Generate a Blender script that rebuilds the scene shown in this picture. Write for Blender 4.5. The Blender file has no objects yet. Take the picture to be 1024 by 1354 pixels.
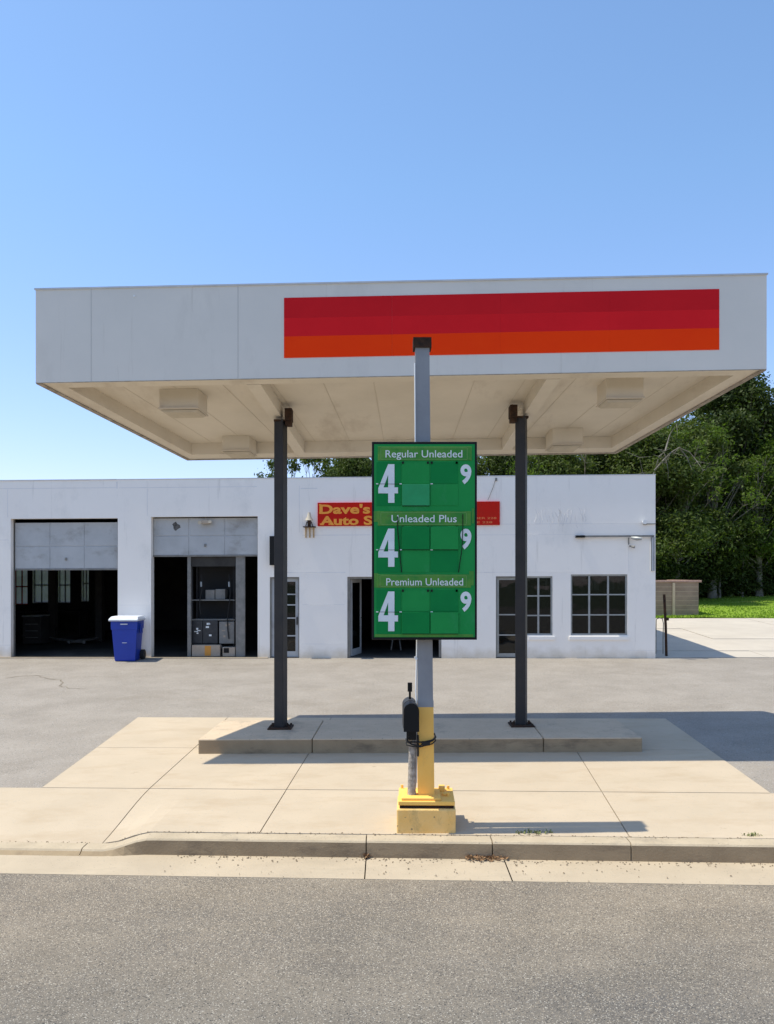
import bpy, bmesh, math, random
import numpy as np
from mathutils import Vector, Matrix
R = math.radians
scene = bpy.context.scene
col = scene.collection

# ------------------------------------------------------------------ camera
F = 1100.0; CZ = 2.82; HZ = 758.0; CX = 512.0
cd = bpy.data.cameras.new('camera'); cam = bpy.data.objects.new('camera', cd); col.objects.link(cam)
cam.location = (0, 0, CZ); cam.rotation_euler = (R(90), 0, 0)
cd.sensor_fit = 'VERTICAL'; cd.sensor_height = 24; cd.lens = 24 * F / 1354
cd.shift_y = (HZ - 677) / 1354
cd.clip_end = 5000; cd.clip_start = .05
scene.camera = cam
# ------------------------------------------------------------------ sky and sun
SX, SY = .44, -.008                        # ground shift of a shadow per metre of height
sun_dir = Vector((-SX, -SY, 1)).normalized()
w = bpy.data.worlds.new('World'); scene.world = w; w.use_nodes = True
nt = w.node_tree; nt.nodes.clear()
sky = nt.nodes.new('ShaderNodeTexSky'); sky.sky_type = 'NISHITA'; sky.sun_disc = False
sky.sun_elevation = math.asin(sun_dir.z); sky.sun_rotation = math.atan2(sun_dir.x, sun_dir.y)
sky.air_density = 1.0; sky.dust_density = .6; sky.ozone_density = 2.6; sky.altitude = 0
bg = nt.nodes.new('ShaderNodeBackground'); bg.inputs['Strength'].default_value = .15
wo = nt.nodes.new('ShaderNodeOutputWorld')
tint = nt.nodes.new('ShaderNodeMix'); tint.data_type = 'RGBA'; tint.blend_type = 'MULTIPLY'; tint.inputs[0].default_value = 1
tc = nt.nodes.new('ShaderNodeTexCoord'); sz = nt.nodes.new('ShaderNodeSeparateXYZ'); nt.links.new(tc.outputs['Generated'], sz.inputs[0])
tr_ = nt.nodes.new('ShaderNodeMapRange'); tr_.inputs[1].default_value = .02; tr_.inputs[2].default_value = .42; nt.links.new(sz.outputs[2], tr_.inputs[0])
tm = nt.nodes.new('ShaderNodeMix'); tm.data_type = 'RGBA'; tm.inputs[6].default_value = (.98, .88, 1.08, 1); tm.inputs[7].default_value = (.98, 1.10, 1.15, 1)
nt.links.new(tr_.outputs[0], tm.inputs[0]); nt.links.new(tm.outputs[2], tint.inputs[7])
nt.links.new(sky.outputs[0], tint.inputs[6]); nt.links.new(tint.outputs[2], bg.inputs[0]); nt.links.new(bg.outputs[0], wo.inputs[0])
sl = bpy.data.lights.new('sun', 'SUN'); sl.energy = 3.8; sl.angle = R(.5); sl.color = (1, .945, .80)
so = bpy.data.objects.new('sun', sl); col.objects.link(so)
so.rotation_euler = sun_dir.to_track_quat('Z', 'Y').to_euler(); so.location = (-20, 0, 40)
scene.view_settings.view_transform = 'Standard'; scene.view_settings.look = 'None'
scene.view_settings.exposure = .40; scene.view_settings.gamma = 1
scene.cycles.max_bounces = 8

# ------------------------------------------------------------------ helpers
def P(px, py, Y):
    return Vector(((px - CX) / F * Y, Y, CZ + (HZ - py) / F * Y))
def sm(a, b, x):
    t = min(1, max(0, (x - a) / (b - a))); return t * t * (3 - 2 * t)
KV = .0673
def vk(x, y): return y + KV * x - 8.95
def G(x, y):
    """height of the lot surface"""
    v = vk(x, y)
    t = min(1, max(0, (y - 14) / 9))
    a = .010 * (1 - t) + .0037 * t
    vv = v
    if v > 38: vv = 38 + 14 * (1 - math.exp(-(v - 38) / 14))
    z = .0325 * vv + a * max(-30, min(30, x))
    ap = sm(-2.58, -3.12, x)
    if ap > 0 and v < 1.65: z -= ap * .14 * (1 - sm(-.25, 1.65, v))
    return z
def hit(px, py, g=G):
    lo, hi = 3., 90.
    for _ in range(50):
        m = (lo + hi) / 2; p = P(px, py, m)
        if p.z > g(p.x, p.y): lo = m
        else: hi = m
    return P(px, py, lo)

def tag(o, label=None, cat=None, group=None, kind=None):
    if label: o['label'] = label
    if cat: o['category'] = cat
    if group: o['group'] = group
    if kind: o['kind'] = kind
    return o
def empty(name, loc, label, cat, group=None):
    o = bpy.data.objects.new(name, None); col.objects.link(o); o.location = loc
    o.empty_display_size = .2
    return tag(o, label, cat, group)
def worldloc(o):
    p = Vector(o.location)
    while o.parent: o = o.parent; p += Vector(o.location)
    return p
def copy_tree(o, loc=None, rz=0, label=None, parent=None):
    c = o.copy(); col.objects.link(c)
    if parent: c.parent = parent
    if loc is not None: c.location = loc; c.rotation_euler.z = rz
    if label: c['label'] = label
    for ch in [k for k in o.children]: copy_tree(ch, parent=c)
    return c

class MB:
    def __init__(s, T=None):
        s.v = []; s.f = []; s.m = []; s.T = T or (lambda p: p); s.mi = 0; s.smooth = []
    def add(s, vs, fs, smooth=False):
        b = len(s.v)
        s.v += [Vector(s.T(Vector(p))) for p in vs]
        for f in fs:
            s.f.append([b + i for i in f]); s.m.append(s.mi); s.smooth.append(smooth)
        return s
    def box(s, x0, x1, y0, y1, z0, z1, bev=0):
        if bev <= 0:
            vs = [(x, y, z) for z in (z0, z1) for y in (y0, y1) for x in (x0, x1)]
            return s.add(vs, [(0, 2, 3, 1), (4, 5, 7, 6), (0, 1, 5, 4), (2, 6, 7, 3), (0, 4, 6, 2), (1, 3, 7, 5)])
        bm = bmesh.new(); bmesh.ops.create_cube(bm, size=1)
        for v in bm.verts:
            v.co = Vector(((x0 + x1) / 2 + v.co.x * (x1 - x0), (y0 + y1) / 2 + v.co.y * (y1 - y0), (z0 + z1) / 2 + v.co.z * (z1 - z0)))
        bmesh.ops.bevel(bm, geom=bm.edges[:], offset=bev, segments=2, affect='EDGES', profile=.5)
        bm.verts.index_update()
        s.add([v.co for v in bm.verts], [[v.index for v in f.verts] for f in bm.faces]); bm.free(); return s
    def prism(s, poly, y0, y1):
        """poly in (x,z), extruded along y; y0 is the front"""
        n = len(poly)
        ar = sum(poly[i][0] * poly[(i + 1) % n][1] - poly[(i + 1) % n][0] * poly[i][1] for i in range(n))
        if ar < 0: poly = poly[::-1]
        vs = [(a, y0, b) for a, b in poly] + [(a, y1, b) for a, b in poly]
        fs = [list(range(n)), list(range(2 * n - 1, n - 1, -1))]
        for i in range(n):
            j = (i + 1) % n; fs.append((i, n + i, n + j, j))
        return s.add(vs, fs)
    def quad(s, a, b, c, d): return s.add([a, b, c, d], [(0, 1, 2, 3)])
    def tube(s, pts, rad, n=8, caps=True):
        pts = [Vector(p) for p in pts]
        if not hasattr(rad, '__len__'): rad = [rad] * len(pts)
        vs = []; fs = []; up = None
        for i, p in enumerate(pts):
            d = (pts[min(i + 1, len(pts) - 1)] - pts[max(i - 1, 0)])
            if d.length < 1e-9: d = Vector((0, 0, 1))
            d.normalize()
            if up is None:
                up = Vector((0, 0, 1)) if abs(d.z) < .9 else Vector((0, 1, 0))
            a = d.cross(up)
            if a.length < 1e-6: a = d.orthogonal()
            a.normalize(); b = d.cross(a).normalized(); up = -b if False else up
            for k in range(n):
                t = 2 * math.pi * k / n
                vs.append(p + (a * math.cos(t) + b * math.sin(t)) * rad[i])
        for i in range(len(pts) - 1):
            for k in range(n):
                k2 = (k + 1) % n
                fs.append((i * n + k, (i + 1) * n + k, (i + 1) * n + k2, i * n + k2))
        s.add(vs, fs, True)
        if caps:
            s.add(vs[:n], [list(range(n))]); s.add(vs[-n:], [list(range(n - 1, -1, -1))])
        return s
    def build(s, name, mats, parent=None, loc=None):
        if not isinstance(mats, (list, tuple)): mats = [mats]
        if loc is None: loc = Vector((0, 0, 0)) if parent is None else worldloc(parent)
        loc = Vector(loc)
        me = bpy.data.meshes.new(name)
        me.from_pydata([v - loc for v in s.v], [], s.f)
        for m in mats: me.materials.append(m)
        me.polygons.foreach_set('material_index', s.m)
        me.polygons.foreach_set('use_smooth', s.smooth)
        me.update()
        o = bpy.data.objects.new(name, me); col.objects.link(o)
        if parent:
            o.parent = parent; o.location = loc - worldloc(parent)
        else: o.location = loc
        return o

def build_each(mb, name, m, parent):
    key = {}; par = []
    def find(a):
        while par[a] != a: par[a] = par[par[a]]; a = par[a]
        return a
    ids = []
    for v in mb.v:
        k = (round(v.x, 4), round(v.y, 4), round(v.z, 4))
        if k not in key: key[k] = len(par); par.append(len(par))
        ids.append(key[k])
    for f in mb.f:
        for i in f[1:]: par[find(ids[i])] = find(ids[f[0]])
    comp = {}
    for fi, f in enumerate(mb.f): comp.setdefault(find(ids[f[0]]), []).append(fi)
    for fl in comp.values():
        o = MB(); mp = {}
        for fi in fl:
            for i in mb.f[fi]:
                if i not in mp: mp[i] = len(o.v); o.v.append(mb.v[i])
            o.f.append([mp[i] for i in mb.f[fi]]); o.m.append(0); o.smooth.append(mb.smooth[fi])
        o.build(name, m, parent)

# ------------------------------------------------------------------ materials
def mat(name, c, rough=.7, c2=None, nscale=6, detail=6, spec=.5, metal=0, bump=0, bscale=60, speck=None, stain=None, mixr=(.35, .65), coord='obj', alpha_stretch=None):
    m = bpy.data.materials.new(name); m.use_nodes = True
    n = m.node_tree.nodes; L = m.node_tree.links
    b = n['Principled BSDF']
    b.inputs['Roughness'].default_value = rough; b.inputs['Metallic'].default_value = metal
    b.inputs['Specular IOR Level'].default_value = spec
    b.inputs['Base Color'].default_value = (*c, 1)
    geo = n.new('ShaderNodeNewGeometry'); pos = geo.outputs['Position']
    if alpha_stretch:
        mp = n.new('ShaderNodeMapping'); mp.inputs['Scale'].default_value = alpha_stretch
        L.new(pos, mp.inputs['Vector']); spos = mp.outputs[0]
    else: spos = pos
    cur = None
    if c2:
        t = n.new('ShaderNodeTexNoise'); t.inputs['Scale'].default_value = nscale; t.inputs['Detail'].default_value = detail
        t.inputs['Roughness'].default_value = .62
        L.new(spos, t.inputs['Vector'])
        r = n.new('ShaderNodeMapRange'); r.inputs[1].default_value = mixr[0]; r.inputs[2].default_value = mixr[1]
        L.new(t.outputs['Fac'], r.inputs[0])
        x = n.new('ShaderNodeMix'); x.data_type = 'RGBA'
        x.inputs[6].default_value = (*c, 1); x.inputs[7].default_value = (*c2, 1)
        L.new(r.outputs[0], x.inputs[0]); cur = x.outputs[2]
    for sc, ss, lo, hi, st in ([stain] if stain and not isinstance(stain, list) else (stain or [])):   # (color, scale, lo, hi, stretch)
        mp = n.new('ShaderNodeMapping'); mp.inputs['Scale'].default_value = st; L.new(pos, mp.inputs['Vector'])
        t = n.new('ShaderNodeTexNoise'); t.inputs['Scale'].default_value = ss; t.inputs['Detail'].default_value = 8
        t.inputs['Roughness'].default_value = .7
        L.new(mp.outputs[0], t.inputs['Vector'])
        r = n.new('ShaderNodeMapRange'); r.inputs[1].default_value = lo; r.inputs[2].default_value = hi; L.new(t.outputs['Fac'], r.inputs[0])
        x = n.new('ShaderNodeMix'); x.data_type = 'RGBA'; x.inputs[7].default_value = (*sc, 1)
        if cur: L.new(cur, x.inputs[6])
        else: x.inputs[6].default_value = (*c, 1)
        L.new(r.outputs[0], x.inputs[0]); cur = x.outputs[2]
    if speck:   # list of (color, scale, threshold, soft)
        for sc, ss, th, so_ in speck:
            t = n.new('ShaderNodeTexVoronoi'); t.inputs['Scale'].default_value = ss
            L.new(pos, t.inputs['Vector'])
            wn = n.new('ShaderNodeSeparateColor'); L.new(t.outputs['Color'], wn.inputs[0])
            r = n.new('ShaderNodeMapRange'); r.inputs[1].default_value = th; r.inputs[2].default_value = min(1, th + so_)
            L.new(wn.outputs[0], r.inputs[0])
            # only the middle of each cell
            d = n.new('ShaderNodeMapRange'); d.inputs[1].default_value = .62; d.inputs[2].default_value = .4
            L.new(t.outputs['Distance'], d.inputs[0])
            mu = n.new('ShaderNodeMath'); mu.operation = 'MULTIPLY'; L.new(r.outputs[0], mu.inputs[0]); L.new(d.outputs[0], mu.inputs[1])
            x = n.new('ShaderNodeMix'); x.data_type = 'RGBA'; x.inputs[7].default_value = (*sc, 1)
            if cur: L.new(cur, x.inputs[6])
            else: x.inputs[6].default_value = (*c, 1)
            L.new(mu.outputs[0], x.inputs[0]); cur = x.outputs[2]
    if cur: L.new(cur, b.inputs['Base Color'])
    if bump:
        t = n.new('ShaderNodeTexNoise'); t.inputs['Scale'].default_value = bscale; t.inputs['Detail'].default_value = 4
        L.new(pos, t.inputs['Vector'])
        bn = n.new('ShaderNodeBump'); bn.inputs['Strength'].default_value = bump; bn.inputs['Distance'].default_value = .01
        L.new(t.outputs['Fac'], bn.inputs['Height']); L.new(bn.outputs[0], b.inputs['Normal'])
    return m

M = {}
M['lot'] = mat('lot_asphalt', (.27, .235, .195), .9, (.325, .285, .24), 1.1, 8, .2, bump=.35, bscale=70,
               stain=[((.225, .19, .15), .35, .55, .75, (1, 1.6, 1)), ((.15, .13, .11), .9, .66, .74, (1, 1.3, 1)), ((.34, .29, .225), .5, .60, .78, (1, 2.5, 1))],
               speck=[((.42, .40, .37), 75, .86, .1), ((.13, .125, .12), 60, .88, .1)])
M['road'] = mat('road_asphalt', (.195, .162, .122), .9, (.252, .211, .160), 1.6, 10, .2, bump=.7, bscale=85,
                stain=((.12, .11, .10), .5, .42, .8, (.35, 1, 1)),
                speck=[((.31, .25, .18), 85, .72, .15), ((.085, .076, .066), 75, .78, .1), ((.56, .49, .39), 110, .86, .06), ((.36, .29, .21), 140, .72, .15)])
def lane(m, y0, y1, c):
    n = m.node_tree.nodes; L = m.node_tree.links; b = n['Principled BSDF']; src = b.inputs['Base Color'].links[0].from_socket
    g = n.new('ShaderNodeNewGeometry'); sp = n.new('ShaderNodeSeparateXYZ'); L.new(g.outputs['Position'], sp.inputs[0])
    nz = n.new('ShaderNodeTexNoise'); nz.inputs['Scale'].default_value = .8; L.new(g.outputs['Position'], nz.inputs['Vector'])
    ad = n.new('ShaderNodeMath'); ad.operation = 'MULTIPLY_ADD'; ad.inputs[1].default_value = 1.6; L.new(nz.outputs['Fac'], ad.inputs[0]); L.new(sp.outputs['Y'], ad.inputs[2])
    r = n.new('ShaderNodeMapRange'); r.inputs[1].default_value = y0; r.inputs[2].default_value = y1; L.new(ad.outputs[0], r.inputs[0])
    x = n.new('ShaderNodeMix'); x.data_type = 'RGBA'; x.blend_type = 'MULTIPLY'; x.inputs[7].default_value = (*c, 1); L.new(src, x.inputs[6]); L.new(r.outputs[0], x.inputs[0]); L.new(x.outputs[2], b.inputs['Base Color'])
lane(M['road'], 8.4, 6.4, (.78, .82, .88))
M['pad'] = mat('pad_concrete', (.475, .385, .275), .85, (.525, .425, .305), .9, 9, .25, bump=.2, bscale=60,
               stain=[((.43, .33, .22), 1.1, .50, .78, (1, 2.2, 1)), ((.34, .26, .175), 2.4, .66, .74, (1, 1.5, 1)), ((.30, .24, .18), 7, .70, .76, (1, 1, 1))], speck=[((.42, .36, .28), 60, .96, .03)])
M['kerb'] = mat('kerb_concrete', (.42, .34, .235), .9, (.49, .40, .28), 3.2, 9, .2, bump=.5, bscale=45,
                stain=((.27, .225, .17), 2.6, .55, .75, (.7, .7, 2.2)), speck=[((.25, .21, .16), 60, .975, .02)])
M['kerbface'] = mat('kerb_face_shade_grime', (.30, .225, .14), .95, (.37, .28, .175), 2.4, 9, .1, bump=.5, bscale=45, stain=((.17, .13, .09), 2.2, .52, .75, (.7, .7, 2.2)))  # shade of upright faces painted in as darker concrete; blotches are grime
M['gutter'] = mat('gutter_concrete', (.49, .40, .285), .9, (.43, .35, .25), 1.5, 9, .2, bump=.3, bscale=50,
                  stain=((.36, .30, .22), 1.0, .56, .78, (.6, 2.5, 1)), speck=[((.33, .28, .21), 70, .96, .03)])
M['island'] = mat('island_concrete', (.54, .42, .29), .9, (.60, .47, .33), 2.5, 9, .2, bump=.4, bscale=50,
                  stain=((.24, .21, .175), 1.4, .55, .78, (1, 1, 1)), speck=[((.22, .19, .15), 60, .97, .02)])
M['joint'] = mat('joint_dirt', (.14, .11, .075), 1, (.25, .20, .14), 9)
M['drive'] = mat('driveway_concrete', (.47, .415, .345), .9, (.53, .47, .39), .8, 9, .2, bump=.2,
                 stain=((.40, .35, .28), .6, .56, .75, (.5, 1.5, 1)))
M['soil'] = mat('terrain_soil', (.06, .085, .025), 1, (.10, .10, .05), 3)
M['lawn'] = mat('lawn_grass', (.16, .26, .022), .9, (.21, .31, .035), 1.4, 10, .1, bump=1, bscale=25,
                stain=((.26, .24, .09), .35, .57, .75, (1, 1, 1)))
M['paint'] = mat('painted_block', (.89, .84, .77), .75, (.92, .87, .80), .7, 8, .3, bump=.18, bscale=40,
                 stain=[((.74, .71, .66), 1.0, .55, .80, (1, 1, .6)), ((.66, .62, .56), 2.6, .60, .80, (2.2, 2.2, .16)), ((.60, .57, .52), 5.0, .70, .80, (1, 1, 1))])
def splash(m, z0, z1, c):
    n = m.node_tree.nodes; L = m.node_tree.links; b = n['Principled BSDF']; src = b.inputs['Base Color'].links[0].from_socket
    g = n.new('ShaderNodeNewGeometry'); sp = n.new('ShaderNodeSeparateXYZ'); L.new(g.outputs['Position'], sp.inputs[0])
    nz = n.new('ShaderNodeTexNoise'); nz.inputs['Scale'].default_value = 3.5; nz.inputs['Detail'].default_value = 8; L.new(g.outputs['Position'], nz.inputs['Vector'])
    ad = n.new('ShaderNodeMath'); ad.operation = 'MULTIPLY_ADD'; ad.inputs[1].default_value = .5; L.new(nz.outputs['Fac'], ad.inputs[0]); L.new(sp.outputs['Z'], ad.inputs[2])
    r = n.new('ShaderNodeMapRange'); r.inputs[1].default_value = z1 + .25; r.inputs[2].default_value = z0 + .25; L.new(ad.outputs[0], r.inputs[0])
    x = n.new('ShaderNodeMix'); x.data_type = 'RGBA'; x.blend_type = 'MULTIPLY'; x.inputs[7].default_value = (*c, 1); L.new(src, x.inputs[6]); L.new(r.outputs[0], x.inputs[0]); L.new(x.outputs[2], b.inputs['Base Color'])
splash(M['paint'], .45, .80, (.74, .70, .62))
M['patch'] = mat('patch_dark', (.05, .048, .045), .9, (.14, .135, .13), 9)
M['coping'] = mat('coping_metal', (.62, .64, .66), .5, (.52, .54, .56), 3)
M['mortar'] = mat('paint_seam', (.68, .66, .65), .85, (.78, .76, .74), 2.5)
M['fascia'] = mat('fascia_metal', (.77, .725, .645), .6, (.73, .69, .615), .9, 7, .2, bump=.03, bscale=3,
                  stain=[((.64, .60, .53), 1.5, .55, .85, (1, 1, .35)), ((.60, .55, .47), 3.5, .60, .82, (2.5, 2.5, .12))])
M['seam'] = mat('fascia_seam', (.58, .55, .50), .6)
M['soffit'] = mat('soffit_metal', (.73, .66, .55), .65, (.66, .595, .49), 1.1, 8, .2,
                  stain=((.42, .34, .26), 1.0, .54, .85, (1, .4, 1)))
M['soffitdirt'] = mat('soffit_edge_dirt', (.24, .20, .16), .8, (.42, .37, .31), 8)
M['lens'] = mat('lamp_lens', (.56, .49, .38), .5, (.48, .42, .32), 5, 5, .3)
M['joint2'] = mat('soffit_joint', (.60, .53, .43), .8)
M['red'] = mat('stripe_red', (.80, .016, .022), .6, (.74, .014, .020), 1.0, 6, .08)
M['dkred'] = mat('stripe_dark_red', (.62, .012, .018), .6, (.68, .014, .020), 1.0, 6, .08)
M['orange'] = mat('stripe_orange', (1.0, .056, .003), .6, (.98, .048, .003), 1.2, 6, .08)
M['post'] = mat('post_paint', (.022, .022, .023), .5, (.034, .031, .030), 3, 8, .3, bump=.1, bscale=40,
                stain=((.10, .075, .055), 2, .66, .8, (1, 1, .3)))
M['rust'] = mat('rusty_steel', (.030, .020, .015), .9, (.07, .036, .02), 14, 8, .2, bump=.6, bscale=60)
M['pole'] = mat('pole_grey', (.27, .27, .275), .6, (.32, .32, .32), 2.5, 8, .2, stain=((.16, .12, .09), 3, .68, .8, (1, 1, .25)))
M['yellow'] = mat('yellow_paint', (.96, .54, .12), .6, (.97, .58, .15), 3, 9, .15, bump=.25, bscale=50,
                  stain=((.60, .36, .12), 4, .58, .80, (1, 1, .5)))
M['yblock'] = mat('yellow_block', (.86, .53, .17), .85, (.90, .60, .24), 4, 9, .1, bump=.6, bscale=35,
                  stain=((.50, .35, .14), 5, .54, .74, (1, 1, .6)), speck=[((.3, .22, .12), 45, .985, .01)])
M['green'] = mat('sign_green', (.016, .27, .060), .6, (.020, .30, .068), 2, 5, .1, stain=[((.045, .30, .11), 3, .55, .8, (1, 1, .5)), ((.03, .12, .04), 7, .66, .8, (1, 1, .4))])
M['green1'] = mat('panel_green', (.006, .215, .050), .6, (.007, .235, .052), 4, 5, .1, stain=((.02, .25, .08), 5, .62, .8, (1, 1, 1)))
M['green2'] = mat('panel_green_pale', (.012, .34, .11), .6, (.010, .30, .09), 5, 5, .5)
M['green3'] = mat('header_green', (.12, .30, .05), .6, (.05, .25, .045), 7, 8, .15, stain=((.15, .13, .05), 8, .6, .75, (1, 1, 1)))
M['olive'] = mat('header_edge', (.15, .34, .08), .6)
M['black'] = mat('black_metal', (.006, .006, .006), .55, spec=.25)
M['blackg'] = mat('mailbox_black', (.018, .019, .021), .5, (.032, .034, .037), 12, 6, .5, bump=.1)
M['white'] = mat('sign_white', (.82, .84, .82), .6, (.74, .77, .76), 9, 5)
M['whitev'] = mat('white_vinyl', (.82, .82, .80), .5)
M['signred'] = mat('wall_sign_red', (.56, .014, .008), .6, (.50, .018, .01), 3, 5, .1)
M['gold'] = mat('letter_gold', (.90, .36, .035), .5, (.82, .30, .03), 8)
M['goldd'] = mat('letter_pale_orange', (.72, .20, .06), .6)
M['alu'] = mat('aluminium_frame', (.36, .37, .36), .45, (.28, .29, .28), 6, 6, .5, metal=.35)
M['dkalu'] = mat('weathered_frame', (.17, .165, .15), .6, (.24, .23, .21), 6, 6, .4)
M['gdoor'] = mat('garage_door_paint', (.40, .41, .41), .5, (.46, .47, .47), 1.8, 8, .3, stain=[((.24, .225, .20), 1.6, .54, .80, (.7, 1, 1.2)), ((.20, .18, .16), 5, .64, .80, (1, 1, .4))])
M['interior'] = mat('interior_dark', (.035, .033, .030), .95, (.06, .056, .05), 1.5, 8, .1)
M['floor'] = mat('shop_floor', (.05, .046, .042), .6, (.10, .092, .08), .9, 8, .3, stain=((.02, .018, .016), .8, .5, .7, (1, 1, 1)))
M['wood'] = mat('grey_wood', (.24, .21, .175), .9, (.46, .41, .35), 26, 10, .1, bump=1.0, bscale=40, stain=((.15, .13, .11), 7, .55, .7, (1, 1, .3)))
M['card'] = mat('cardboard', (.42, .35, .27), .9, (.37, .30, .23), 6)
M['tape'] = mat('orange_tape', (.62, .27, .04), .6)
M['blue'] = mat('bin_blue', (.004, .034, .32), .45, (.006, .040, .36), 3, 5, .5, stain=((.02, .04, .32), 5, .62, .8, (1, 1, .4)))
M['lid'] = mat('bin_lid', (.70, .72, .76), .45, (.62, .64, .68), 6)
M['rubber'] = mat('rubber', (.015, .015, .015), .85)
M['cmu'] = mat('block_wall', (.27, .195, .14), .95, (.34, .25, .185), 2.2, 10, .2, bump=.5, bscale=30,
               stain=((.2, .17, .14), 1.2, .5, .75, (1, 1, 1)))
M['cmucap'] = mat('block_cap', (.40, .23, .17), .9, (.50, .33, .26), 6)
M['bark'] = mat('bark', (.085, .07, .055), .95, (.15, .13, .105), 5, 8, .1, bump=.8, bscale=20, alpha_stretch=(1, 1, .3))
M['palebark'] = mat('pale_bark', (.25, .225, .185), .9, (.14, .125, .10), 4, 8, .1)
M['weed'] = mat('weed_green', (.17, .20, .06), .8, (.26, .24, .10), 20)
M['drygrit'] = mat('grit', (.16, .115, .07), .95, (.28, .21, .14), 30)
M['dry'] = mat('dry_leaf', (.30, .17, .08), .9, (.20, .11, .05), 25)
M['tan'] = mat('aged_brass', (.58, .42, .20), .6, (.40, .22, .09), 20)

def glass(name, tint, rough=.03, body=(.01, .011, .011)):
    m = bpy.data.materials.new(name); m.use_nodes = True
    n = m.node_tree.nodes; L = m.node_tree.links; n.clear()
    out = n.new('ShaderNodeOutputMaterial'); g = n.new('ShaderNodeBsdfGlossy'); t = n.new('ShaderNodeBsdfTransparent')
    d = n.new('ShaderNodeBsdfDiffuse'); d.inputs[0].default_value = (*body, 1)
    t.inputs[0].default_value = (*tint, 1); g.inputs['Roughness'].default_value = rough
    fr = n.new('ShaderNodeFresnel'); fr.inputs[0].default_value = 1.5
    nz = n.new('ShaderNodeTexNoise'); nz.inputs['Scale'].default_value = 1.3; ge = n.new('ShaderNodeNewGeometry')
    L.new(ge.outputs['Position'], nz.inputs['Vector'])
    bp = n.new('ShaderNodeBump'); bp.inputs['Strength'].default_value = .12; bp.inputs['Distance'].default_value = .05
    L.new(nz.outputs['Fac'], bp.inputs['Height']); L.new(bp.outputs[0], g.inputs['Normal'])
    m0 = n.new('ShaderNodeMixShader'); m0.inputs[0].default_value = .25
    L.new(t.outputs[0], m0.inputs[1]); L.new(d.outputs[0], m0.inputs[2])
    m1 = n.new('ShaderNodeMixShader')
    L.new(fr.outputs[0], m1.inputs[0]); L.new(m0.outputs[0], m1.inputs[1]); L.new(g.outputs[0], m1.inputs[2])
    L.new(m1.outputs[0], out.inputs[0]); return m
def frost(name):
    m = bpy.data.materials.new(name); m.use_nodes = True; n = m.node_tree.nodes; L = m.node_tree.links; n.clear()
    o = n.new('ShaderNodeOutputMaterial'); t = n.new('ShaderNodeBsdfTranslucent'); t.inputs[0].default_value = (.40, .38, .39, 1)
    d = n.new('ShaderNodeBsdfTransparent'); d.inputs[0].default_value = (.30, .27, .28, 1)
    nz = n.new('ShaderNodeTexNoise'); nz.inputs['Scale'].default_value = 1.7; g = n.new('ShaderNodeNewGeometry'); L.new(g.outputs['Position'], nz.inputs['Vector'])
    x = n.new('ShaderNodeMapRange'); x.inputs[1].default_value = .45; x.inputs[2].default_value = .6; x.inputs[3].default_value = .1; x.inputs[4].default_value = .35; L.new(nz.outputs['Fac'], x.inputs[0])
    m0 = n.new('ShaderNodeMixShader'); L.new(x.outputs[0], m0.inputs[0]); L.new(t.outputs[0], m0.inputs[1]); L.new(d.outputs[0], m0.inputs[2]); L.new(m0.outputs[0], o.inputs[0]); return m
M['frost'] = frost('dirty_pane')
M['glass'] = glass('window_glass', (.55, .57, .55))

def leafmat(name, c, c2, tr=.3):
    m = bpy.data.materials.new(name); m.use_nodes = True
    n = m.node_tree.nodes; L = m.node_tree.links; n.clear()
    out = n.new('ShaderNodeOutputMaterial'); ge = n.new('ShaderNodeNewGeometry')
    x = n.new('ShaderNodeMix'); x.data_type = 'RGBA'; x.inputs[6].default_value = (*c, 1); x.inputs[7].default_value = (*c2, 1)
    nz = n.new('ShaderNodeTexNoise'); nz.inputs['Scale'].default_value = .55; nz.inputs['Detail'].default_value = 3
    L.new(ge.outputs['Position'], nz.inputs['Vector'])
    mr = n.new('ShaderNodeMapRange'); mr.inputs[1].default_value = .35; mr.inputs[2].default_value = .65
    L.new(nz.outputs['Fac'], mr.inputs[0])
    mx = n.new('ShaderNodeMath'); mx.operation = 'MULTIPLY_ADD'; mx.inputs[1].default_value = .5
    L.new(ge.outputs['Random Per Island'], mx.inputs[0]); 
    mh = n.new('ShaderNodeMath'); mh.operation = 'MULTIPLY'; mh.inputs[1].default_value = .5; L.new(mr.outputs[0], mh.inputs[0])
    L.new(mh.outputs[0], mx.inputs[2]); L.new(mx.outputs[0], x.inputs[0])
    p = n.new('ShaderNodeBsdfPrincipled'); p.inputs['Roughness'].default_value = .6; p.inputs['Specular IOR Level'].default_value = .2
    t = n.new('ShaderNodeBsdfTranslucent')
    L.new(x.outputs[2], p.inputs['Base Color'])
    br = n.new('ShaderNodeMix'); br.data_type = 'RGBA'; br.blend_type = 'MULTIPLY'; br.inputs[0].default_value = 1
    br.inputs[7].default_value = (1.1, 1.3, .5, 1); L.new(x.outputs[2], br.inputs[6]); L.new(br.outputs[2], t.inputs[0])
    ms = n.new('ShaderNodeMixShader'); ms.inputs[0].default_value = tr
    L.new(p.outputs[0], ms.inputs[1]); L.new(t.outputs[0], ms.inputs[2]); L.new(ms.outputs[0], out.inputs[0]); return m
M['leafD'] = leafmat('leaf_dark', (.024, .042, .010), (.070, .095, .020))
M['leafM'] = leafmat('leaf_mid', (.040, .068, .014), (.115, .140, .030))
M['leafL'] = leafmat('leaf_light', (.080, .135, .018), (.15, .20, .035), .4)

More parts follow.
